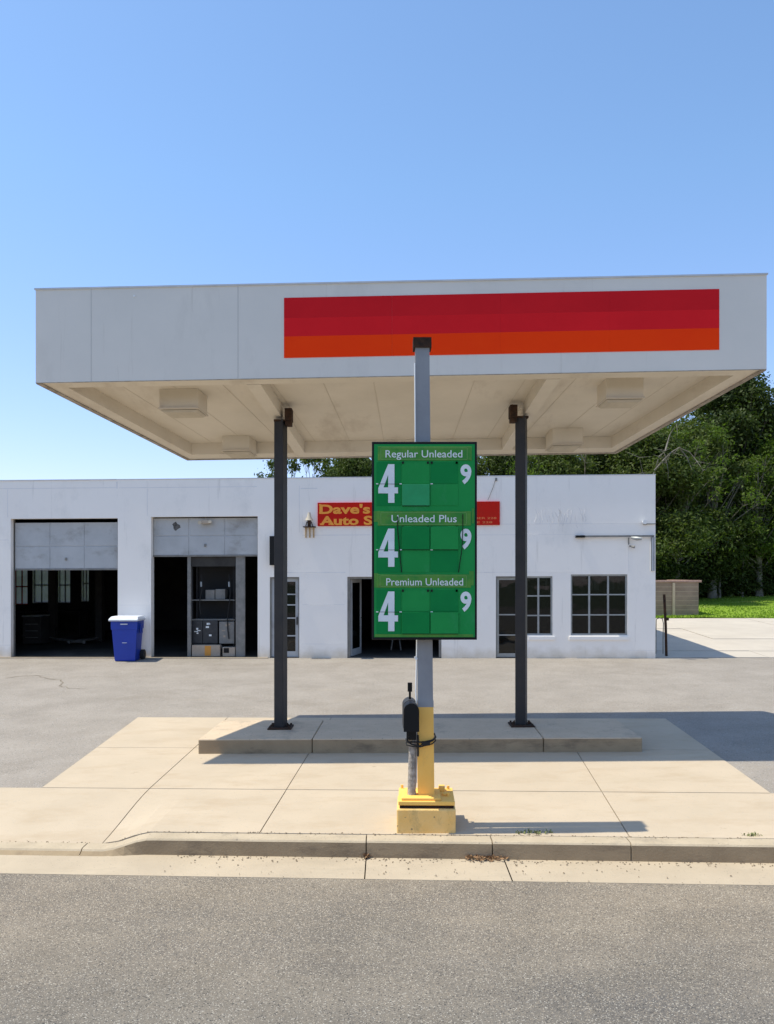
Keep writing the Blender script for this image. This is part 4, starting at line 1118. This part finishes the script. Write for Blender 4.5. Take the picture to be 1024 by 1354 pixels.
# ---- black box on the wall behind the left post
wbx = empty('wall_box', TB((U(363), 0, Z(363, 747))), 'tall narrow black box on the white wall behind the left canopy post', 'wall box')
mb = MB(TB); mb.box(U(358.5), U(368), -.16, -.001, Z(362, 747), Z(362, 709.5), .01); mb.build('box_body', M['blackg'], wbx)
mb = MB(TB); mb.box(U(358.2), U(368.3), -.175, -.16, Z(362, 747.4), Z(362, 709.1), .005); mb.build('box_cover', M['black'], wbx)
# ---- horizontal rail with lamp on the right
rl = empty('sign_rail', TB((U(812), 0, Z(812, 709))), 'thin dark horizontal rail fixed high on the right part of the wall', 'rail')
mb = MB(TB); zr_ = Z(812, 709); mb.box(U(761), U(864), -.10, -.05, zr_ - .025, zr_ + .02); mb.build('rail_bar', M['dkalu'], rl)
mb = MB(TB); mb.box(U(761), U(773), -.11, -.001, zr_ - .035, zr_ + .025); mb.box(U(862), U(864), -.06, -.001, zr_ - .03, zr_ + .02); build_each(mb, 'rail_end', M['black'], rl)
la = empty('arm_lamp', TB((U(838), -.1, Z(838, 713))), 'small drooping grey lamp hanging from the wall rail near the corner', 'lamp')
mb = MB(TB); mb.tube([(U(834), -.10, Z(834, 711)), (U(839), -.25, Z(839, 712.5)), (U(845), -.30, Z(845, 713))], [.03, .055, .04], 8); build_each(mb, 'lamp_head', M['alu'], la)
mb = MB(TB); mb.tube([(U(831), -.05, Z(831, 711)), (U(831), -.05, Z(831, 720))], .018, 6); mb.tube([(U(831.5), -.05, Z(832, 722)), (U(838), -.12, Z(838, 723.5))], [.015, .04], 8); mb.build('lamp_arm', M['dkalu'], la)
sl_ = empty('corner_floodlight', TB((U(853), 0, Z(853, 692))), 'small white floodlight with a thin conduit near the right roof corner', 'floodlight')
mb = MB(TB); mb.tube([(U(850.5), -.02, Z(852, 690)), (U(851.5), -.14, Z(852, 690.5))], [.03, .065], 10); build_each(mb, 'lamp_head', M['whitev'], sl_)
mb = MB(TB); mb.box(U(853), U(867), -.03, -.001, Z(860, 693.2), Z(860, 692.2)); mb.box(U(851), U(855), -.06, -.001, Z(853, 693.8), Z(853, 691.2)); mb.build('conduit', M['dkalu'], sl_)
dsp = empty('wall_louvre', TB((U(862), 0, Z(862, 755))), 'narrow upright grey panel on the wall edge at the right corner', 'panel')
mb = MB(TB); mb.box(U(860.5), U(865.5), -.035, -.001, Z(862, 755), Z(862, 710.5), .004); mb.build('panel_board', M['coping'], dsp)
mb = MB(TB); mb.box(U(860.8), U(861.6), -.05, -.036, Z(862, 755), Z(862, 710.5)); mb.box(U(864.2), U(864.8), -.05, -.036, Z(862, 755), Z(862, 710.5)); build_each(mb, 'panel_edge', M['dkalu'], dsp)
# loose wire from roof to sign
wi = MB(TB); wi.tube([(U(656), -.02, Z(656, 632)), (U(652), -.02, Z(652, 645)), (U(645), -.05, Z(645, 662))], .008, 5)
wi.box(U(655), U(657.5), -.04, -.001, Z(656, 636), Z(656, 632)); tag(wi.build('sign_wire', M['dkalu'], loc=TB((U(650), -.02, Z(650, 650)))), 'thin wire running from the roof edge down to the red sign', 'wire')

# ================================================================== RECYCLING BIN
bp = hit(169, 873); bn = empty('recycling_bin', bp, 'blue wheeled recycling bin with a white lid between the garage bays', 'recycling bin')
Yb = bp.y; w2 = 17.2 / F * Yb; zb0 = bp.z
def ring(z, hw, y0, y1, x=0): return [(bp.x + x - hw, y0, z), (bp.x + x + hw, y0, z), (bp.x + x + hw, y1, z), (bp.x + x - hw, y1, z)]
mb = MB()
lv = [(.0, .74), (.03, .78), (.62, .90), (.86, .95), (.865, 1.0), (1.06, 1.02), (1.10, 1.02), (1.10, 1.06)]
rs = [ring(zb0 + z, w2 * k, Yb - .32 * k * .9 - .02, Yb + .30 * k) for z, k in lv]
vs = [p for r_ in rs for p in r_]; fs = [(3, 2, 1, 0)]
for i in range(len(rs) - 1):
    for k in range(4): k2 = (k + 1) % 4; fs.append((i * 4 + k, i * 4 + k2, i * 4 + 4 + k2, i * 4 + 4 + k))
fs.append(tuple(len(vs) - 4 + k for k in range(4))); mb.add(vs, fs); body = mb.build('bin_body', M['blue'], bn)
bvl = body.modifiers.new('bevel', 'BEVEL'); bvl.width = .02; bvl.segments = 2
mb = MB(); L0 = ring(zb0 + 1.10, w2 * 1.12, Yb - .40, Yb + .34); L1 = ring(zb0 + 1.15, w2 * 1.12, Yb - .40, Yb + .34); L2 = ring(zb0 + 1.225, w2 * 1.0, Yb - .28, Yb + .26)
mb.add(L0 + L1 + L2, [(3, 2, 1, 0), (0, 1, 5, 4), (1, 2, 6, 5), (2, 3, 7, 6), (3, 0, 4, 7), (4, 5, 9, 8), (5, 6, 10, 9), (6, 7, 11, 10), (7, 4, 8, 11), (8, 9, 10, 11)])
ld = mb.build('lid', M['lid'], bn); bvl = ld.modifiers.new('bevel', 'BEVEL'); bvl.width = .015; bvl.segments = 2
for a in (-1, 1):
    mb = MB(); xw = bp.x + a * w2 * .98; mb.tube([(xw - .045, Yb + .24, zb0 + .14), (xw + .045, Yb + .24, zb0 + .14)], .14, 18); mb.build('wheel', M['rubber'], bn)
mb = MB(); mb.box(bp.x - .09, bp.x + .10, Yb - .35, Yb - .30, zb0 + 1.005, zb0 + 1.03); mb.box(bp.x - .05, bp.x + .07, Yb - .325, Yb - .27, zb0 + .50, zb0 + .515); build_each(mb, 'label_plate', M['lid'], bn)
mb = MB(); mb.box(bp.x + w2 * 1.02, bp.x + w2 * 1.10, Yb - .1, Yb + .1, zb0 + .75, zb0 + 1.0, .01); mb.build('side_grip', M['blue'], bn)

# ================================================================== BLOCK WALL, GATE POST
q0 = P(860, 815, 36.2); q1 = P(924, 815, 36.2); zg_ = G(q1.x, 36.2)
bw = empty('block_wall', Vector(((q0.x + q1.x) / 2, 36.2, zg_)), 'tan concrete block enclosure wall beside the lawn', 'block wall')
zt_ = P(900, 767.5, 36.2).z
mb = MB(); mb.box(q0.x - 4, q1.x, 36.2, 36.42, zg_ - .3, zt_ - .08); mb.box(q1.x - .22, q1.x - .001, 36.42, 39.5, zg_ - .3, zt_ - .08); mb.build('wall_face', M['cmu'], bw)
mb = MB(); mb.box(q0.x - 4, q1.x + .12, 36.15, 36.47, zt_ - .08, zt_ + .01, .01); mb.box(q1.x - .27, q1.x + .05, 36.47, 39.55, zt_ - .08, zt_ + .005); mb.build('cap', M['cmucap'], bw)
mb = MB(); 
for k in range(1, 8): mb.box(q0.x - 3.9, q1.x - .01, 36.196, 36.2, zt_ - .08 - .2 * k - .006, zt_ - .08 - .2 * k + .006)
mb.box(q1.x - .42 - 22 * .033, q1.x - .37 - 22 * .033 + .06, 36.15, 36.2, zg_, zt_ - .1); mb.build('mortar_course', M['island'], bw)
gb = hit(881.5, 868); gp = empty('gate_post', gb, 'rusty brown upright gate post standing just right of the garage corner', 'gate post')
gt = P(878.5, 786, gb.y)
mb = MB(); mb.tube([gb - Vector((0, 0, .05)), gb.lerp(gt, .5) + Vector((.01, 0, 0)), gt], .038, 8); mb.build('post', M['rust'], gp)
mb = MB(); mb.box(gb.x - .055, gb.x + .055, gb.y - .055, gb.y + .055, gb.z + 1.0, gb.z + 1.08, .01); mb.build('hinge', M['rust'], gp)
gl = [P(px, py, gb.y + .5) for px, py in ((877, 846), (877.5, 824), (876, 818), (872, 817), (868, 819), (867.5, 846))]
g2 = empty('pipe_rail', hit(872, 866), 'thin pale bent pipe rail at the garage corner behind the gate post', 'rail')
mb = MB(); mb.tube(gl, .013, 6); mb.build('bent_pipe', M['palebark'], g2)
mb = MB(); mb.tube([gl[0], (gl[0].x, gl[0].y, G(gl[0].x, gl[0].y))], .013, 6); mb.build('leg', M['palebark'], g2)
mb = MB(); mb.tube([gl[-1], (gl[-1].x, gl[-1].y, G(gl[-1].x, gl[-1].y))], .013, 6); mb.build('leg', M['palebark'], g2)

# ================================================================== WEEDS AND LITTER
def weed(px, py, n, spread, h, m, label, name, seed, elong=1.0):
    c = hit(px, py); r_ = random.Random(seed); mb = MB(); z0 = c.z + .004
    for i in range(n):
        a = r_.uniform(0, 6.283); rr = spread * math.sqrt(r_.random()); x = c.x + rr * math.cos(a) * elong; y = c.y + rr * math.sin(a) * .35
        b = r_.uniform(0, 6.283); le = h * r_.uniform(.3, 1.1); w_ = .003 + .0035 * r_.random()
        dx, dy = math.cos(b) * le * .6, math.sin(b) * le * .4; px_, py_ = -math.sin(b) * w_, math.cos(b) * w_
        zz = z0 if py < 1115 else z0
        mb.add([(x - px_, y - py_, zz), (x + px_, y + py_, zz), (x + dx * .6 + px_ * 1.5, y + dy * .6 + py_ * 1.5, zz + le * .6), (x + dx * .6 - px_ * 1.5, y + dy * .6 - py_ * 1.5, zz + le * .6), (x + dx, y + dy, zz + le * .7)], [(0, 1, 2, 3), (3, 2, 4)])
    o = mb.build(name, m, loc=c); tag(o, label, name.replace('_', ' ')); return o
weed(706, 1103, 70, .16, .06, M['weed'], 'flat green weed growing in the kerb joint beside the sign shadow', 'weed', 1, 1.3)
weed(995, 1106, 34, .10, .05, M['weed'], 'small green weed in the kerb joint at the far right', 'weed', 2)
def gutz(x): return RZ + .0093 * x + .02
def litter(px, py, n, sx, label, name, seed, m):
    r_ = random.Random(seed); 
    t = (CZ - gutz(0)) * F / (py - HZ); cx = (px - CX) / F * t; cy = t; mb = MB(); z0 = gutz(cx)
    for i in range(n):
        x = cx + r_.gauss(0, sx); y = cy + r_.gauss(0, .035); a = r_.uniform(0, 6.28); l_ = r_.uniform(.015, .045); w_ = l_ * r_.uniform(.15, .5); ti = r_.uniform(-.02, .03)
        u_ = Vector((math.cos(a), math.sin(a), 0)); v_ = Vector((-u_.y, u_.x, 0)); c = Vector((x, y, z0 + r_.uniform(.003, .035)))
        mb.add([c - u_ * l_, c - v_ * w_ + Vector((0, 0, ti)), c + u_ * l_, c + v_ * w_ - Vector((0, 0, ti * .5))], [(0, 1, 2, 3)])
    o = mb.build(name, m, loc=(cx, cy, z0)); tag(o, label, 'dry leaves'); return o
litter(640, 1137, 90, .11, 'small heap of brown dry leaves in the gutter below the yellow base', 'leaf_litter', 3, M['dry'])
litter(486, 1133, 22, .025, 'few dry brown leaves in the kerb joint left of the sign', 'leaf_litter', 5, M['dry'])
c_ = litter(643, 1132, 1, .001, 'single large curled tan leaf lying on the leaf heap in the gutter', 'curled_leaf', 9, M['card'])
bpy.data.objects.remove(c_)
r_ = random.Random(31); mb = MB()
for i in range(900):
    x = r_.uniform(-5, 5.5); v = -.205 - abs(r_.gauss(0, .06)) if r_.random() < .7 else -.2 - r_.random() * .6
    if r_.random() < .35: v = r_.gauss(.004, .012)
    y = yk(x, v); z = (RZ + .0093 * x + .016) if v < -.1 else G(x, y) + .012
    if x < -2.3 and v < -.1: continue
    l_ = r_.uniform(.003, .011); a = r_.uniform(0, 6.28); u_ = Vector((math.cos(a), math.sin(a), 0)) * l_; w2_ = Vector((-math.sin(a), math.cos(a), 0)) * l_ * .6; c = Vector((x, y, z))
    mb.add([c - u_ - w2_, c + u_ - w2_, c + u_ + w2_, c - u_ + w2_, c + Vector((0, 0, l_ * .8))], [(0, 1, 4), (1, 2, 4), (2, 3, 4), (3, 0, 4)])
tag(mb.build('grit', M['drygrit']), 'scattered brown grit and crumbs along the kerb and gutter', 'grit', kind='stuff')
t = (CZ - RZ) * F / (1132 - HZ); lx = (644 - CX) / F * t; mb = MB()
vs = []; fs = []
for i in range(5):
    for j in range(4): vs.append((lx + (i - 2) * .016 * (1 - .25 * abs(j - 1.5)), t + (j - 1.5) * .022, RZ + .02 + .035 + .012 * (i - 2) ** 2 * .5 + .006 * j))
for i in range(4):
    for j in range(3): fs.append((i * 4 + j, i * 4 + 4 + j, i * 4 + 5 + j, i * 4 + j + 1))
mb.add(vs, fs, True); tag(mb.build('curled_leaf', M['card'], loc=(lx, t, RZ + .03)), 'single large curled tan leaf lying on the leaf heap in the gutter', 'leaf')

# ================================================================== TREES
def leaves(rs, centers, radii, per, size, flat=.8):
    """random leaf quads as arrays"""
    vs = []; n_tot = 0
    for (c, r_, n) in zip(centers, radii, per):
        d = rs.normal(size=(n, 3)); d /= np.linalg.norm(d, axis=1)[:, None]
        rad = r_ * rs.random(n) ** .45
        st = rs.random(n) < .28; rad = np.where(st, r_ * rs.uniform(.8, 1.9, n), rad)
        sq = np.array([rs.uniform(.7, 1.35), rs.uniform(.7, 1.35), flat * rs.uniform(.55, 1.1)])
        p = np.array(c) + d * rad[:, None] * sq
        nrm = d * .35 + rs.normal(size=(n, 3)) * .75 + np.array([0, 0, .45]); nrm /= np.linalg.norm(nrm, axis=1)[:, None]
        t = np.cross(nrm, rs.normal(size=(n, 3))); t /= np.linalg.norm(t, axis=1)[:, None]
        b = np.cross(nrm, t); s = size * rs.uniform(.55, 1.35, n)[:, None]
        vs.append(np.stack([p - t * s, p - b * s * .42, p + t * s, p + b * s * .42], 1).reshape(-1, 3))
    return np.concatenate(vs)
def tree_geo(seed, H, RW, clumps, per, size, trunk_h=.25, sparse=False, lean=0, limbs=None, low=.2, trunk_r=None):
    rs = np.random.RandomState(seed); rnd = random.Random(seed)
    tr = trunk_r or .022 * H
    tb = MB(); top = Vector((lean, rnd.uniform(-.3, .3), H * .86))
    tp = []; rd = []
    for k in range(9):
        t = k / 8; tp.append(Vector((lean * t * t + .25 * math.sin(t * 5 + seed) * t, .2 * math.sin(t * 4 + seed * 2) * t, H * .86 * t))); rd.append(tr * (1.25 if k == 0 else 1) * (1 - .88 * t))
    tb.tube(tp, rd, 9)
    C_ = []; Rr = []; Pn = []
    for i in range(clumps):
        z = low + (1 - low) * rnd.random() ** .85
        # crown profile
        prof = math.sin(math.pi * min(1, max(.04, (z - low) / (1 - low)) ** .75)) ** .6
        rad = RW * prof * math.sqrt(rnd.random()) * rnd.uniform(.75, 1.15); a = rnd.uniform(0, 6.283)
        c = Vector((lean * z + rad * math.cos(a), rad * math.sin(a), H * z * rnd.uniform(.95, 1.03)))
        r_ = RW * rnd.uniform(.12, .27) * (1.2 if not sparse else .75)
        C_.append(tuple(c)); Rr.append(r_); Pn.append(int(per * (r_ / (RW * .22)) ** 2 * rnd.uniform(.5, 1.25)) + 8)
        if i % 2 == 0 or sparse:
            t0 = max(.15, z * rnd.uniform(.45, .75)); b0 = Vector((lean * t0 * t0, 0, H * .86 * min(1, t0))); mid = b0.lerp(c, .5) + Vector((rnd.uniform(-.3, .3), rnd.uniform(-.3, .3), rnd.uniform(-.1, .5)))
            r0 = tr * .38 * (1 - .6 * t0); tb.tube([b0, b0.lerp(mid, .5) + Vector((0, 0, .1)), mid, c], [r0, r0 * .75, r0 * .5, r0 * .16], 6, False)
            for q in range(3):
                e = c + Vector((rnd.gauss(0, 1), rnd.gauss(0, 1), rnd.gauss(0, .8))) * r_ * .7; tb.tube([mid.lerp(c, .6), e], [r0 * .25, r0 * .07], 4, False)
    lv = leaves(rs, C_, Rr, Pn, size)
    return tb, lv
def leaf_mesh(name, lv, m):
    n = len(lv) // 4; me = bpy.data.meshes.new(name)
    me.vertices.add(len(lv)); me.vertices.foreach_set('co', lv.astype(np.float32).ravel())
    me.loops.add(n * 4); me.loops.foreach_set('vertex_index', np.arange(n * 4, dtype=np.int32))
    me.polygons.add(n); me.polygons.foreach_set('loop_start', np.arange(0, n * 4, 4, dtype=np.int32))
    me.polygons.foreach_set('loop_total', np.full(n, 4, dtype=np.int32)); me.materials.append(m); me.update(); me.validate(); return me
protos = {}
def proto(key, *a, leaf='leafM', bark='bark', **k):
    tb, lv = tree_geo(*a, **k); me = leaf_mesh('crown', lv, M[leaf]); me2 = None
    t = tb.build('trunk', M[bark]); me2 = t.data; bpy.data.objects.remove(t); protos[key] = (me2, me, a[1])
def plant(key, px, py_top, Y, label, name='tree', cat='tree', group='trees behind the garage and lawn', rz=0, sxy=1.0, leaf=None, zoff=0):
    tm, lm, H0 = protos[key]; x = (px - CX) / F * Y; z0 = G(x, Y) + zoff; H = CZ + (HZ - py_top) / F * Y - z0; s = H / H0
    o = empty(name, (x, Y, z0), label, cat, group); o.scale = (s * sxy, s * sxy, s); o.rotation_euler.z = rz
    for nm, me in (('trunk', tm), ('crown', lm)):
        if leaf and nm == 'crown':
            me = me.copy(); me.materials[0] = M[leaf]
        c = bpy.data.objects.new(nm, me); col.objects.link(c); c.parent = o
    return o
proto('A', 11, 14, 4.2, 92, 900, .125, low=.12, leaf='leafD')
proto('B', 23, 11, 4.0, 95, 900, .125, low=.10, leaf='leafM')
proto('C', 37, 9, 3.2, 44, 300, .13, low=.35, sparse=True, leaf='leafM')
proto('S', 51, 3.2, 2.2, 34, 420, .12, low=.08, leaf='leafD', trunk_r=.05)
proto('D', 67, 12, 3.6, 46, 150, .12, low=.3, sparse=True, leaf='leafL', bark='palebark')
TL = [
    ('A', 968, 498, 52, 'tallest dark tree, rising beside the canopy corner over the lawn', .3, 1.05, None),
    ('B', 905, 568, 49, 'mid green tree just right of the garage roof corner', 1.2, 1.1, None),
    ('B', 1035, 588, 50, 'bright green leafy tree at the right edge of the lawn', 2.6, 1.0, 'leafL'),
    ('A', 1075, 560, 56, 'dark tree outermost right beyond the lawn', 4.0, 1.0, None),
    ('A', 1010, 560, 60, 'dark tree standing behind the tallest one, right of the canopy', 5.0, 1.1, None),
    ('B', 848, 575, 46, 'olive green tree rising behind the right end of the garage roof', 3.3, 1.0, None),
    ('A', 792, 590, 47, 'dark tree above the garage roof right of the second post', .9, 1.0, None),
    ('B', 735, 596, 45, 'green tree above the garage roof between canopy and second post', 2.2, 1.0, None),
    ('A', 668, 590, 46, 'dark tree above the garage roof just right of the price sign', 5.4, 1.0, None),
    ('B', 600, 596, 45, 'green tree hidden mostly behind the price sign', 1.7, 1.0, None),
    ('A', 530, 600, 46, 'dark green tree above the roof left of the price sign', 2.9, .9, None),
    ('B', 468, 600, 44, 'bushy green tree above the garage roof near the price sign', .2, .75, None),
    ('C', 418, 598, 42, 'thin open-branched tree above the roof right of the left post', 1.0, .8, None),
    ('C', 376, 606, 42, 'sparse small tree peeping over the roof at the left post', 3.6, .7, None),
    ('A', 1130, 600, 50, 'dark tree far right outside the lawn view', 1.1, 1.0, None),
    ('B', 930, 640, 58, 'shaded green tree deep behind the block wall', 4.4, 1.2, 'leafD'),
]
for key, px, pt, Y, lab, rz, sxy, lf_ in TL: plant(key, px, pt, Y, lab, rz=rz, sxy=sxy, leaf=lf_)
SL = [(880, 735, 48.5, 'dark shrub rising above the block wall cap'), (915, 742, 49, 'dark shrub at the left end of the tree line on the lawn'), (950, 735, 49.5, 'rounded dark shrub under the tallest tree'),
      (985, 745, 49, 'dense dark shrub right of the pale sapling trunks'), (1020, 738, 49.5, 'dark shrub under the tree at the right edge'), (1058, 740, 49, 'dark shrub outermost right on the lawn edge'),
      (848, 730, 47, 'shrub hidden behind the garage corner'), (932, 715, 53, 'tall dark shrub behind the block wall end'), (1000, 712, 53, 'tall dark shrub behind the row at the right')]
for i, (px, pt, Y, lab) in enumerate(SL): plant('S', px, pt, Y, lab, 'shrub', 'shrub', 'shrubs along the lawn edge', rz=i * 1.3, sxy=1.25)
# pale bare limbs in front of the dark foliage
for px, pt, Y, lab, rz in ((896, 572, 46.5, 'pale limbed thin tree with light olive leaves beside the roof corner', .4), (942, 566, 48, 'pale limbed open tree in front of the tallest dark tree', 2.1), (1004, 604, 48, 'pale limbed thin tree near the right edge of the lawn', 3.9), (700, 600, 44, 'pale limbed tree over the roof right of the second post', 5.0)):
    plant('D', px, pt, Y, lab, rz=rz, sxy=1.1)
def bare(name, segs, r0, label, Y):
    q = P(segs[0][0][0], segs[0][0][1], Y); mb = MB(); rnd = random.Random(len(segs))
    bz = G(q.x, Y); root = empty(name, (q.x, Y, bz), label, 'bare tree')
    mb.tube([(q.x, Y, bz), q], [r0 * 1.4, r0], 8)
    mb.build('trunk', M['palebark'], root); mb = MB()
    for s_ in segs:
        pts = [P(px, py, Y + rnd.uniform(-.6, .6) * (k > 0)) for k, (px, py) in enumerate(s_)]
        n = len(pts); mb.tube(pts, [r0 * (1 - .8 * k / (n - 1)) * (.6 if s_ is not segs[0] else .8) for k in range(n)], 6)
        for k in range(1, n):
            for _ in range(2):
                d = Vector((rnd.uniform(-1, 1), rnd.uniform(-.5, .5), rnd.uniform(-.9, .5))) * rnd.uniform(.4, .9); mb.tube([pts[k], pts[k] + d], [r0 * .18, r0 * .06], 4, False)
    mb.build('branch', M['palebark'], root)
bare('bare_tree', [[(862, 640), (866, 622), (872, 604), (880, 596)], [(866, 622), (876, 610), (888, 598), (898, 592), (912, 598), (922, 610), (930, 622)], [(872, 604), (878, 598), (882, 612), (884, 624)], [(880, 596), (886, 575), (895, 560)], [(898, 592), (908, 604), (916, 622)], [(862, 640), (850, 625), (846, 605)]], .085, 'pale leafless branches arching out beside the garage roof corner', 43)
bare('bare_tree', [[(774, 640), (774, 612), (775, 598), (776, 585)], [(774, 612), (768, 600), (760, 595)]], .07, 'slim pale bare trunk standing behind the garage roof', 42)
bare('bare_tree', [[(952, 770), (954, 752), (956, 735), (960, 718)], [(954, 752), (962, 742), (970, 738)], [(956, 735), (948, 722), (944, 710)]], .06, 'leaning pale sapling trunk at the edge of the lawn', 48)
bare('bare_tree', [[(982, 775), (983, 740), (984, 715), (986, 690)], [(983, 740), (992, 728), (1000, 722), (1012, 730)], [(983, 745), (976, 738), (966, 735)]], .05, 'upright pale sapling trunk further right at the lawn edge', 48)
# grass tufts at the lawn border
rs = np.random.RandomState(3); n = 9000
xx = rs.uniform(11, 30, n); tt = rs.random(n) ** 2 * 14
vs = []
for x, t in zip(xx, tt):
    y = BY0 - .048 * x + 12.4 + .25 * math.sin(x * .6) + .12 * math.sin(x * 1.9) + t
    z = G(x, y) + .03 + (.10 * (math.sin(x * .45 + t * .3)) * min(1, t / 8)); a = rs.uniform(0, 3.14); h_ = rs.uniform(.03, .075); w_ = .035
    dx, dy = math.cos(a) * w_, math.sin(a) * w_; lx, ly = rs.uniform(-.05, .05, 2)
    vs += [(x - dx, y - dy, z - .01), (x + dx, y + dy, z - .01), (x + dx * .2 + lx, y + dy * .2 + ly, z + h_), (x - dx * .2 + lx, y - dy * .2 + ly, z + h_)]
gm = leaf_mesh('grass', np.array(vs), leafmat('grass_blade', (.17, .27, .025), (.25, .34, .045), .35)); go = bpy.data.objects.new('grass', gm); col.objects.link(go)
tag(go, 'short bright grass blades covering the lawn', 'grass', kind='stuff')
